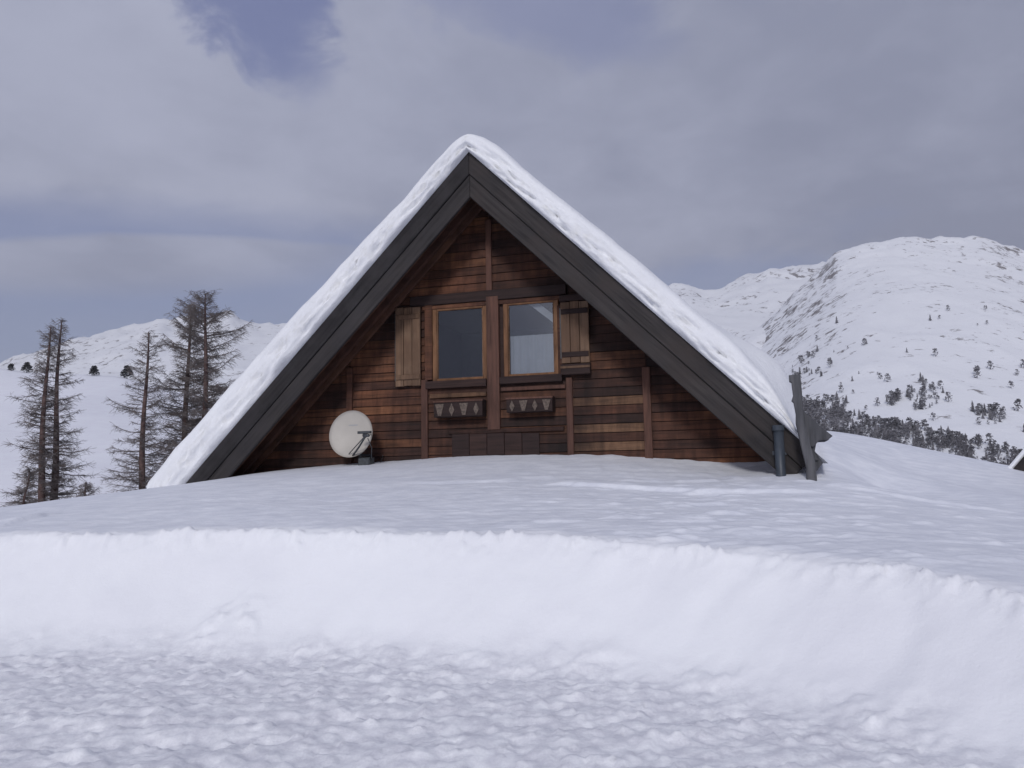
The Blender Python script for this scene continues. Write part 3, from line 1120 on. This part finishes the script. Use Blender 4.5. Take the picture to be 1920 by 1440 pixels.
def slope_pt(side, s, d):
    """point in (u,z): s metres down the slope from the apex, d metres below the roof surface (perpendicular)"""
    return (side * (s * SQ - d * SQ), ZR - s * SQ - d * SQ)


def rake_poly(side, d0, d1, s_end=None):
    """strip along the rake between depths d0 and d1, mitred on the centre line"""
    s_end = s_end or (8.6 if side < 0 else 7.66)
    top = (0.0, ZR - d0 * math.sqrt(2))
    bot = (0.0, ZR - d1 * math.sqrt(2))
    return [top, slope_pt(side, s_end, d0), slope_pt(side, s_end, d1), bot]


roof = empty('roof')
roof.parent = chalet
for side in (-1, 1):
    m = MB()
    m.prism(rake_poly(side, 0.012, 0.20), 0.06, LEN)
    m.build('roof_slope', M_DARK, roof)
    mat = M_GREY_L if side < 0 else M_GREY_R
    m = MB(); m.prism(rake_poly(side, 0.0, 0.29), -0.035, 0.05, 0.012)
    m.build('bargeboard', mat, roof)
    m = MB(); m.prism(rake_poly(side, 0.292, 0.575), -0.005, 0.05, 0.012)
    m.build('bargeboard', mat, roof)
    for k in range(5):
        y0 = 0.058 + k * 0.19
        m = MB(); m.prism(rake_poly(side, 0.205, 0.232 + (k % 2) * 0.006), y0, y0 + 0.184)
        m.build('soffit_board', M_SOFF, roof)
    for (y0, y1, d) in ((0.34, 0.44, 0.40), (0.72, 0.82, 0.38), (W - 0.075, W - 0.012, 0.43)):
        m = MB(); m.prism(rake_poly(side, 0.242, d), y0, y1, 0.008)
        m.build('rafter', M_SOFF, roof)
# purlin ends under the ridge and eaves
m = MB(); m.box(-0.08, 0.08, 0.06, W + 0.1, INNER - 0.30, INNER - 0.03, 0.008); m.build('ridge_beam', M_SOFF, chalet)
body = MB()
for z0, z1 in zip(np.linspace(-0.2, INNER - 0.1, 9)[:-1], np.linspace(-0.2, INNER - 0.1, 9)[1:]):
    poly = clip_row(-9, 9, z0, z1, INNER - 0.12)
    if poly:
        body.prism(poly, LEN - 0.3, LEN - 0.15)
body.build('rear_wall', M_DARK, chalet)

# steel downpipe at the low end of the right bargeboard
u0, z0 = gable(1464, 890, -0.10)
zt = gable(1464, 800, -0.10)[1]
m = MB(); m.tube([(u0, -0.10, zt), (u0 + 0.005, -0.10, 0.6)], [0.075, 0.075], 14)
dp = m.build('downpipe', M_PIPE, chalet, True)
m = MB(); m.tube([(u0, -0.10, zt - 0.06), (u0, -0.10, zt + 0.02)], [0.088, 0.092], 14); m.build('pipe_collar', M_PIPE, dp)
m = MB(); m.box(u0 - 0.1, u0 + 0.1, -0.03, -0.005, zt - 0.42, zt - 0.36); m.build('pipe_bracket', M_PIPE, dp)


# ------------------------------------------------------------------ snow on the roof
def roof_snow():
    us = np.arange(-6.5, 5.56, 0.05)
    ws = np.r_[-0.13, -0.12, -0.10, -0.07, -0.03, 0.03, 0.10, 0.18, 0.28, 0.40, 0.55, 0.75, 1.0, 1.3, 1.6, 2.0, 2.5, 3, 3.5, 4, 4.6, 5.2, 5.9, 6.6, 7.3, 8, 8.7, 9.3, 9.75]

    def top(u, w):
        T = 0.66 + 0.29 * sm(-1.0, -4.6, u) * 1.0
        T = T + sm(2.0, 5.0, u) * sm(0.3, 1.6, w) * 0.22 + sm(3.0, 5.4, u) * sm(0.3, 1.6, w) * 0.38 - sm(4.2, 5.4, u) * (1 - sm(0.1, 1.0, w)) * 0.30
        T = T + 0.10 * fbm(u * 0.8 + 3, w * 0.5, 3, 101) + 0.030 * fbm(u * 3.3, w * 2.2, 3, 105)
        T = T * (1 - 0.96 * sm(4.65, 5.40, u) ** 1.5 * (1 - sm(0.5, 1.6, w)))
        T = T * (1 - 0.7 * sm(5.0, 5.6, u))
        q = 0.36
        z = ZR + T - np.sqrt(u * u + q * q)
        base = ZR - np.abs(u) * 1.0 - 0.01
        f = np.clip((w + 0.13) / 0.34, 0, 1)
        f = 0.72 + 0.28 * np.sqrt(1 - (1 - f) ** 2)
        return base + (z - base) * f, base

    verts, faces = [], []
    Ug, Wg = np.meshgrid(us, ws)
    Zt, Zb = top(Ug, Wg)
    wj = 0.05 * fbm(Ug * 1.4, Ug * 0 + 0.3, 3, 111) * (Wg < 0.2)
    verts = np.stack([Ug.ravel(), (Wg + wj).ravel(), Zt.ravel()], 1)
    F1 = grid_faces(len(ws), len(us))
    # front cut: layered snow edge
    K = 15
    tt = np.linspace(0, 1, K)
    fu, ft = np.meshgrid(us, tt)
    z0, b0 = top(fu, np.full_like(fu, -0.13))
    zz = z0 + (b0 - z0) * ft
    along = (fu * np.sign(fu)) * SQ + (ZR - zz) * SQ          # metres along the slope
    perp = ft * 0.5
    lay = 0.10 * fbm(along * 1.6, perp * 9.0 + along * 0.25, 4, 121, 0.62) + 0.22 * np.maximum(0, fbm(along * 2.6, perp * 9, 4, 125, 0.65) - 0.06) * (0.3 + ft)
    belly = 0.10 * np.sin(ft * math.pi) - 0.08 * ft ** 3 * 0
    wf = -0.13 - belly * 0.6 + lay * np.sin(np.clip(ft * 1.05, 0, 1) * math.pi) ** 0.6 + 0.05 * fbm(fu * 1.4, fu * 0 + 0.3, 3, 111)
    wf = np.where(ft > 0.97, -0.02, wf)
    n0 = len(verts)
    verts = np.vstack([verts, np.stack([fu.ravel(), wf.ravel(), zz.ravel()], 1)])
    F2 = grid_faces(K, len(us))[:, ::-1] + n0
    return mesh_obj('roof_snow', verts, np.vstack([F1, F2]), M_ROOFSNOW, None, True)


rs = roof_snow()
rs.location = [float(v) for v in ORG]
rs.rotation_euler = (0, 0, -TH)
tag(rs, 'thick white blanket of snow lying on the chalet roof', 'snow', kind='stuff')


# ------------------------------------------------------------------ satellite dish
def satellite_dish():
    wd = OV - 0.55
    u, z = gable(661, 815, wd)
    base_w = ORG + GU * u + GN * wd
    root = empty('satellite_dish', (base_w[0], base_w[1], z - 0.62), -TH)
    tag(root, 'round cream satellite dish on a dark steel mount against the chalet wall', 'satellite dish')
    R = 0.435
    ax = Vector((0.06, -1.0, 0.16)).normalized()           # direction the dish looks, towards the viewer
    side = Vector((0, 0, 1)).cross(ax).normalized()
    up = ax.cross(side)
    c = Vector((0, 0, 0.62))
    nr, ns = 8, 48
    vs_, fs_ = [], []
    for layer_ in (0, 1):
        for i in range(nr + 1):
            r = R * i / nr
            for k in range(ns):
                g_ = 2 * math.pi * k / ns
                p = c + side * (math.cos(g_) * r * 0.97) + up * (math.sin(g_) * r) + ax * (0.085 * (r / R) ** 2 - 0.012 * layer_)
                vs_.append(tuple(p))
    st = (nr + 1) * ns
    for layer_ in (0, 1):
        for i in range(nr):
            for k in range(ns):
                k2 = (k + 1) % ns
                q = [layer_ * st + i * ns + k, layer_ * st + i * ns + k2, layer_ * st + (i + 1) * ns + k2, layer_ * st + (i + 1) * ns + k]
                fs_.append(tuple(q if layer_ else q[::-1]))
    for k in range(ns):
        k2 = (k + 1) % ns
        fs_.append((nr * ns + k, nr * ns + k2, st + nr * ns + k2, st + nr * ns + k))
    refl = mesh_obj('reflector', vs_, fs_, M_DISH, root, True)
    # faded maker's print: a short grey dash
    m = MB()
    pts = []
    for i in range(7):
        s = -0.11 + i * 0.03
        for v in (0.165, 0.182):
            r2 = (s * s + v * v) / (R * R)
            p = c + side * (-s - 0.01) + up * v + ax * (0.085 * r2 + 0.004)
            pts.append(tuple(p))
    m.add(pts, [(2 * i, 2 * i + 1, 2 * i + 3, 2 * i + 2) for i in range(6)])
    m.build('maker_print', M_LOGO, refl)
    # feed arm from the rim at the lower right up to the feed horn
    lnb = c + ax * 0.42 + Vector((0.46, 0, -0.11))
    foot = c - up * 0.40 + ax * 0.07 + Vector((0.07, 0, 0))
    m = MB(); m.tube([tuple(foot), tuple(foot.lerp(lnb, 0.5) + Vector((0, -.02, -.03))), tuple(lnb)], [0.017, 0.017, 0.016], 8); m.build('feed_arm', M_METAL, root, True)
    m = MB(); m.tube([tuple(c + Vector((0.40, 0, -0.02)) + ax * 0.05), tuple(lnb)], [0.008, 0.008], 6); m.build('stay_rod', M_METAL, root)
    cb = [lnb + Vector((0.03, 0, -0.05)), lnb + Vector((0.06, 0.1, -0.22)), Vector((0.30, 0.15, 0.10)), Vector((0.34, 0.40, 0.02)), Vector((0.36, 0.52, 0.25))]
    m = MB(); m.tube([tuple(p) for p in cb], [0.008] * 5, 6); m.build('cable', M_METAL, root, True)
    m = MB(); m.tube([tuple(foot + Vector((-0.08, 0, .03))), tuple(lnb + Vector((-.03, 0, -.02)))], [0.009, 0.009], 6); m.build('stay_rod', M_METAL, root)
    m = MB()
    d = (c - lnb).normalized()
    m.tube([tuple(lnb - d * 0.10), tuple(lnb - d * 0.02), tuple(lnb), tuple(lnb + d * 0.05), tuple(lnb + d * 0.065)], [0.028, 0.03, 0.034, 0.048, 0.046], 14)
    hd = m.build('feed_horn', M_METAL, root, True)
    m = MB(); m.box(lnb.x - 0.16, lnb.x + 0.09, lnb.y - 0.03, lnb.y + 0.03, lnb.z + 0.03, lnb.z + 0.075, 0.008); m.build('feed_bracket', M_METAL, root)
    # mast and wall bracket
    m = MB(); m.tube([(0.10, 0.12, -0.35), (0.10, 0.12, 0.66)], [0.03, 0.03], 10); m.build('mast', M_METAL, root, True)
    m = MB(); m.tube([(0.10, 0.12, 0.25), (0.10, 0.56, 0.25)], [0.022, 0.022], 8); m.build('wall_bracket', M_METAL, root)
    m = MB(); m.box(0.02, 0.18, 0.03, 0.17, 0.52, 0.68, 0.01); m.build('clamp', M_METAL, root)
    m = MB(); m.box(0.13, 0.36, -0.05, 0.16, -0.1, 0.20, 0.02); m.build('mount_box', M_METAL, root)


satellite_dish()


# ------------------------------------------------------------------ leaning weathered boards by the right eave
def leaning_boards():
    wd = -0.36
    bu, bz = gable(1520, 893, wd)
    P = ORG + GU * bu + GN * wd
    root = empty('leaning_post', (P[0], P[1], bz), -TH)
    tag(root, 'grey weathered post with slanting boards leaning beside the right eave of the chalet', 'post')

    def L(px, py, w=wd):
        u, z = gable(px, py, w)
        return (u - bu, z - bz)
    m = MB()
    m.prism([L(1479, 704), L(1499, 702), L(1503, 730), L(1506, 770), L(1512, 800), L(1519, 835), L(1529, 868), L(1531, 893), L(1535, 935), L(1512, 935), L(1512, 878),
             L(1502, 838), L(1496, 812), L(1492, 795), L(1492, 777), L(1488, 756), L(1484, 752), L(1487, 742), L(1484, 718), L(1480, 716)], -0.05, 0.05, 0.01)
    m.build('upright_plank', M_GREYV, root)
    m = MB()
    m.prism([L(1505, 768), L(1522, 784), L(1540, 800), L(1562, 817), L(1553, 825), L(1536, 826), L(1526, 838), L(1517, 836)], 0.052, 0.10, 0.008)
    m.build('slanted_board', M_GREYV, root)
    m = MB()
    m.prism([L(1506, 790), L(1530, 812), L(1556, 824), L(1548, 828), L(1532, 829), L(1528, 850), L(1535, 862), L(1524, 866)], 0.104, 0.15, 0.008)
    m.build('slanted_board', M_GREYV, root)
    m = MB()
    m.prism([L(1516, 838), L(1530, 846), L(1545, 868), L(1535, 880), L(1524, 900)], 0.154, 0.20, 0.006)
    m.build('short_brace', M_GREYV, root)


leaning_boards()


# ------------------------------------------------------------------ neighbouring hut at the right edge
def neighbour_hut():
    d = 17.5
    tip = at_depth(1884, 897, d)
    hw, h = 3.2, 3.9
    root = empty('neighbour_hut', (tip[0], tip[1], tip[2] - 0.6), math.radians(-36))
    tag(root, 'dark hut with snowy roof cut off by the right edge of the picture', 'hut')
    z0 = 0.6
    apex = (hw, z0 + h)

    def strip(sgn, d0, d1):
        n = Vector((-h, hw)).normalized() if sgn < 0 else Vector((h, hw)).normalized()
        e = (0.0, z0) if sgn < 0 else (2 * hw, z0)
        dirn = Vector((apex[0] - e[0], apex[1] - e[1])).normalized()
        e2 = (e[0] - dirn.x * 0.3, e[1] - dirn.y * 0.3)
        k = n.y
        return [(e2[0] + n.x * d0, e2[1] + n.y * d0), (apex[0], apex[1] + d0 / k), (apex[0], apex[1] + d1 / k), (e2[0] + n.x * d1, e2[1] + n.y * d1)]
    m = MB(); m.prism([(0.45, -1.5), (2 * hw - 0.45, -1.5), (2 * hw - 0.45, z0 + 0.35), (hw, z0 + h - 0.2), (0.45, z0 + 0.35)], 0.6, 5.0); m.build('gable_wall', M_DARK, root)
    rf = empty('roof')
    rf.parent = root
    for s in (-1, 1):
        m = MB(); m.prism(strip(s, -0.16, 0.0), 0.05, 5.4); m.build('roof_slope', M_DARK, rf)
        m = MB(); m.prism(strip(s, -0.30, -0.005), 0.0, 0.045, 0.008); m.build('bargeboard', M_GREY_R, rf)
    m = MB()
    for s in (-1, 1):
        m.prism(strip(s, 0.004, 0.10), 0.02, 5.3, 0.03)
    sn = m.build('roof_snow', M_ROOFSNOW)
    sn.location = root.location
    sn.rotation_euler = root.rotation_euler
    tag(sn, 'snow on the roof of the dark hut at the right edge', 'snow', kind='stuff')


neighbour_hut()


# ------------------------------------------------------------------ bare larches
def larch(px_base, d, py_top, label, seed, lean=0.0, crown_w=1.9, dens=1.0, top_bushy=0.0, low=0.07, base_py=None, name='larch_tree'):
    rnd = random.Random(seed)
    bx = at_depth(px_base, 900, d)
    z0 = float(ground_z(np.array([bx[0]]), np.array([bx[1]]), False)[0]) - 0.1
    topz = at_depth(px_base, py_top, d)[2]
    Ht = topz - z0
    root = empty(name, (bx[0], bx[1], z0))
    tag(root, label, 'tree', 'bare larches left of the chalet')
    tm = MB()
    n = 14
    ph = rnd.uniform(0, 6)
    cen = []
    rad = []
    for i in range(n + 1):
        t = i / n
        cen.append((lean * t * Ht + 0.05 * math.sin(ph + t * 7), 0.05 * math.cos(ph + t * 6), t * Ht))
        rad.append(0.022 + 0.155 * (1 - t) ** 0.85 * Ht / 9 + (0.05 if i == 0 else 0))
    tm.tube(cen, rad, 9)
    tm.build('trunk', M_BARK, root, True)
    cm = MB()
    nb = int(Ht * 22 * dens)
    lump_az = [rnd.uniform(0.72, 1.25) for _ in range(40)]
    for k in range(nb):
        t = low + (1 - low) * (k + rnd.random()) / nb
        i = min(n - 1, int(t * n)); f = t * n - i
        p0 = Vector(cen[i]).lerp(Vector(cen[i + 1]), f)
        az = rnd.uniform(0, 2 * math.pi)
        prof = (0.55 + 0.45 * min(1, t / 0.22)) * (1 - t) ** 0.62 * 1.18 + 0.07
        prof += top_bushy * math.exp(-((t - 0.86) / 0.10) ** 2) * 0.45
        L_ = crown_w * prof * rnd.uniform(0.40, 1.12) * lump_az[int(t * 7.999) * 5 + int(az / 6.2832 * 4.999)]
        if rnd.random() < 0.07:
            L_ *= 1.25
        out = Vector((math.cos(az), math.sin(az), 0))
        rise = rnd.uniform(-0.32, 0.12) + 0.55 * t ** 3
        pts, rd = [p0], [0.007 + 0.011 * L_]
        m_ = 5
        dirv = out + Vector((0, 0, rise))
        p = p0.copy()
        for s in range(m_):
            dirv = dirv + Vector((rnd.uniform(-.16, .16), rnd.uniform(-.16, .16), rnd.uniform(-.06, .20)))
            p = p + dirv.normalized() * (L_ / m_)
            pts.append(p.copy())
            rd.append((0.007 + 0.011 * L_) * (1 - (s + 1) / m_ * 0.72))
        cm.tube(pts, rd, 4, False)
        nt_ = int((8 + 34 * L_) * dens)
        for q in range(nt_):
            s = rnd.uniform(0.18, 1.0) * m_
            j = min(m_ - 1, int(s))
            b = pts[j].lerp(pts[j + 1], s - j)
            ang = rnd.uniform(-1, 1)
            sidev = Vector((-out.y, out.x, 0)) * (1 if rnd.random() < 0.5 else -1)
            tv = (out * rnd.uniform(0.1, 0.9) + sidev * rnd.uniform(0.2, 1.0) + Vector((0, 0, rnd.uniform(-0.7, 0.45)))).normalized()
            ln = rnd.uniform(0.10, 0.46) * (0.6 + 0.3 * L_)
            e1 = b + tv * ln * 0.55
            e2 = e1 + (tv + Vector((0, 0, rnd.uniform(-0.4, 0.35)))).normalized() * ln * 0.45
            cm.tube([b, e1, e2], [0.0065, 0.0058, 0.0035], 3, False)
            if rnd.random() < 0.55:
                sv = (tv.cross(Vector((0, 0, 1))) * rnd.choice((-1, 1)) + tv * 0.7 + Vector((0, 0, rnd.uniform(-.5, .4)))).normalized()
                cm.tube([e1, e1 + sv * ln * 0.5], [0.0065, 0.0035], 3, False)
    cm.build('crown', M_TWIG, root)
    return root


larch(78, 36.0, 612, 'leftmost larch of the close pair at the left edge, bare branches', 1, 0.0, 1.7, 0.72, 0.0)
larch(101, 36.6, 600, 'right hand larch of the close pair at the left edge, bare branches', 2, 0.0, 1.7, 0.72, 0.1)
larch(267, 37.0, 622, 'single slender bare larch standing between the left pair and the tall larches', 3, 0.0, 1.65, 0.78, 0.0)
larch(346, 39.0, 572, 'left one of the two tall bare larches close beside the chalet roof', 4, 0.0, 2.0, 1.0, 0.35)
larch(380, 38.0, 552, 'tallest bare larch, right beside the snowy left roof slope', 5, -0.004, 2.2, 1.0, 0.55)
larch(160, 33.0, 905, 'low bare larch sapling on the snow right of the left pair', 6, 0.05, 0.55, 1.2, 0.0, name='larch_sapling')
larch(48, 33.5, 880, 'small bare larch sapling at the foot of the left pair', 8, 0.03, 0.6, 1.2, 0.0, name='larch_sapling')


# ------------------------------------------------------------------ conifers
def conifer_mesh(name, seed, h=1.0, w=0.34, tiers=7, per=9):
    """unit conifer: short trunk and drooping tiers of ragged needles"""
    rnd = random.Random(seed)
    b = MB()
    b.tube([(0, 0, 0), (0, 0, h * 0.5)], [0.03, 0.015], 5)
    for k in range(tiers):
        t = k / tiers
        z = h * (0.10 + 0.86 * t)
        r = w * (1 - t) ** 0.85 * rnd.uniform(0.85, 1.15) + 0.02
        for q in range(per):
            a = 2 * math.pi * (q + rnd.uniform(-0.35, 0.35)) / per
            rr_ = r * rnd.uniform(0.6, 1.15)
            da = 0.42
            tip = (math.cos(a) * rr_, math.sin(a) * rr_, z - h * 0.05 * rnd.uniform(0, 1.6))
            l = (math.cos(a - da) * rr_ * 0.55, math.sin(a - da) * rr_ * 0.55, z + h * 0.01)
            r_ = (math.cos(a + da) * rr_ * 0.55, math.sin(a + da) * rr_ * 0.55, z + h * 0.01)
            top = (0, 0, z + h * 0.19)
            b.add([tip, l, top, r_], [(0, 3, 2), (0, 2, 1)])
    me = bpy.data.meshes.new(name)
    me.from_pydata(b.v, [], b.f)
    me.update()
    me.materials.append(M_WOOD)
    return me


def scrub_mesh(name, seed, n=70, mat=None):
    """unit bushy tree: ragged clumps of needle faces on an open crown"""
    rnd = random.Random(seed)
    b = MB()
    b.tube([(0, 0, 0), (rnd.uniform(-.04, .04), 0, 0.9)], [0.028, 0.008], 5)
    for k in range(n):
        t = rnd.random() ** 0.8
        r = (0.10 + 0.30 * (1 - t) ** 0.7 * (0.5 + 0.5 * min(1, t / 0.2))) * rnd.uniform(0.3, 1.1)
        a = rnd.uniform(0, 6.283)
        c = Vector((math.cos(a) * r, math.sin(a) * r, 0.12 + 0.86 * t))
        s_ = rnd.uniform(0.05, 0.12)
        d1 = Vector((rnd.uniform(-1, 1), rnd.uniform(-1, 1), rnd.uniform(-.4, .4))).normalized() * s_
        d2 = Vector((rnd.uniform(-1, 1), rnd.uniform(-1, 1), rnd.uniform(-1, 1))).normalized() * s_
        b.add([c - d1, c + d2, c + d1 * 1.3, c - d2 * 0.7], [(0, 1, 2), (0, 2, 3)])
    me = bpy.data.meshes.new(name)
    me.from_pydata(b.v, [], b.f)
    me.update()
    me.materials.append(mat or M_WOOD)
    return me


CONES = [conifer_mesh('conifer', 20, 1.0, 0.26), scrub_mesh('conifer', 31), scrub_mesh('conifer', 32), scrub_mesh('conifer', 33)]


CREST = scrub_mesh('conifer', 40, 240, M_CONIFER)


def surf(layer_, a, t):
    az, kr, XX, YY, ZZ = layer_
    i = np.clip(np.searchsorted(kr, t) - 1, 0, len(kr) - 2)
    j = np.clip(np.searchsorted(az, a) - 1, 0, len(az) - 2)
    ft = (t - kr[i]) / (kr[i + 1] - kr[i]); fa = (a - az[j]) / (az[j + 1] - az[j])
    out = []
    for A_ in (XX, YY, ZZ):
        out.append((A_[i, j] * (1 - fa) + A_[i, j + 1] * fa) * (1 - ft) + (A_[i + 1, j] * (1 - fa) + A_[i + 1, j + 1] * fa) * ft)
    return np.stack(out, -1)


def project(P):
    d = P - CAM
    k = d @ _f
    return 960 + F * (d @ CR) / k, 720 - F * (d @ CU) / k


# bushes on the crest of the ski slope
for (px, py, hh, lab) in [(176, 702, 2.2, 'small dark conifer on the ski slope crest between the larches'),
                          (238, 706, 2.8, 'dark bushy conifer on the crest just left of the single larch'),
                          (50, 700, 2.3, 'dark conifer on the crest behind the left pair of larches'),
                          (20, 705, 1.6, 'small dark conifer on the crest nearest the left edge')]:
    v = ray(px, py)
    P = surf(hill, np.array([v[0] / v[1]]), np.array([0.985]))[0]
    o = bpy.data.objects.new('conifer_tree', CREST)
    o.location = [float(P[0]), float(P[1]), float(P[2]) - 0.15]
    o.scale = (hh * 1.25, hh * 1.25, hh)
    o.rotation_euler = (0, 0, px)
    COL.objects.link(o)
    tag(o, lab, 'tree')

# the wood on the lower slope of the right mountain
az_, kr_, RX, RY, RZ = right
EL_ = np.maximum.accumulate((RZ - CAM[2]) / RY, axis=0)      # what the slope hides is left out
N = 9000
sx = RNG.uniform(1480, 2000, N)
sy = RNG.uniform(560, 900, N)
belt = 803 + (sx - 1560) * 0.225                              # lower edge of the wood
up_ = belt - sy
clump = fbm(sx / 60, sy / 30, 3, 201) + 0.5
dens_ = np.where(up_ < 34, 1.0 * np.clip((clump - 0.05) * 2.2, 0.25, 1), 0)
dens_ = dens_ + np.where((up_ >= 34) & (up_ < 125), 0.85 * sm(0.47, 0.72, clump) * (1.25 - up_ / 125), 0) + 0.014 * (up_ >= 34) * np.clip(1.6 - up_ / 160, 0.25, 1)
keep = (RNG.random(N) < dens_) & (up_ > -22)
pts_ = []
for x_, y_ in zip(sx[keep], sy[keep]):
    v = ray(x_, y_)
    j = int(np.clip(np.searchsorted(az_, v[0] / v[1]), 0, len(az_) - 1))
    i = int(np.searchsorted(EL_[:, j], v[2] / v[1]))
    if i < 1 or i >= len(kr_) - 20:
        continue
    e0, e1 = EL_[i - 1, j], EL_[i, j]
    f = 0 if e1 - e0 < 1e-9 else (v[2] / v[1] - e0) / (e1 - e0)
    pts_.append([A_[i - 1, j] * (1 - f) + A_[i, j] * f for A_ in (RX, RY, RZ)])
PP = np.array(pts_)
qx, qy = project(PP)
dist = np.hypot(PP[:, 0], PP[:, 1])
order = np.argsort(dist)
PP, qx, qy, dist = PP[order], qx[order], qy[order], dist[order]
HT = (1.9 + 4.4 * RNG.random(len(PP)) ** 1.6) * np.clip(dist / 450, 0.75, 1.3)
inview = (qx < 1925) & (qy < 803 + (qx - 1560) * 0.225 + 4)
first = [i for i in range(len(PP)) if inview[i]][:160]
fs_ = set(first)
print('forest trees', len(PP), 'individual', len(first))
for i in first:
    o = bpy.data.objects.new('conifer_tree', CONES[i % 4])
    o.location = [float(PP[i, 0]), float(PP[i, 1]), float(PP[i, 2]) - 0.3]
    s = float(HT[i])
    o.scale = (s, s, s)
    o.rotation_euler = (0, 0, float(i))
    COL.objects.link(o)
    tag(o, 'small dark conifer in the wood at the foot of the right hand mountain', 'tree', 'conifers at the foot of the right mountain')
allv, allf, b0 = [], [], 0
base = [(np.array([v.co[:] for v in m.vertices]), [tuple(p.vertices) for p in m.polygons]) for m in CONES]
for i in range(len(PP)):
    if i in fs_:
        continue
    v, f = base[i % 4]
    c_, s_ = math.cos(i), math.sin(i)
    vv = v * HT[i]
    vv = np.stack([vv[:, 0] * c_ - vv[:, 1] * s_, vv[:, 0] * s_ + vv[:, 1] * c_, vv[:, 2]], 1) + PP[i] - (0, 0, 0.3)
    allv.append(vv)
    allf += [tuple(k + b0 for k in q) for q in f]
    b0 += len(v)
if allv:
    fo = mesh_obj('distant_wood', np.vstack(allv), allf, M_WOOD)
    tag(fo, 'scattered dark conifers spreading up the right hand mountain slope', 'trees', kind='stuff')

# ------------------------------------------------------------------ thin haze over the far slopes
HAZE = 0.00018
if HAZE > 0:
    hm = bpy.data.materials.new('mountain_air')
    hm.use_nodes = True
    nt = hm.node_tree
    nt.nodes.clear()
    vo = nt.nodes.new('ShaderNodeVolumePrincipled')
    vo.inputs['Color'].default_value = (0.92, 0.94, 0.99, 1)
    vo.inputs['Density'].default_value = HAZE
    vo.inputs['Anisotropy'].default_value = 0.2
    out = nt.nodes.new('ShaderNodeOutputMaterial')
    nt.links.new(vo.outputs[0], out.inputs['Volume'])
    m = MB()
    m.box(-4700, 4700, -3500, 3500, -120, 700)
    hz = m.build('haze', hm)
    tag(hz, 'thin pale mountain air over the whole valley', 'haze', kind='stuff')
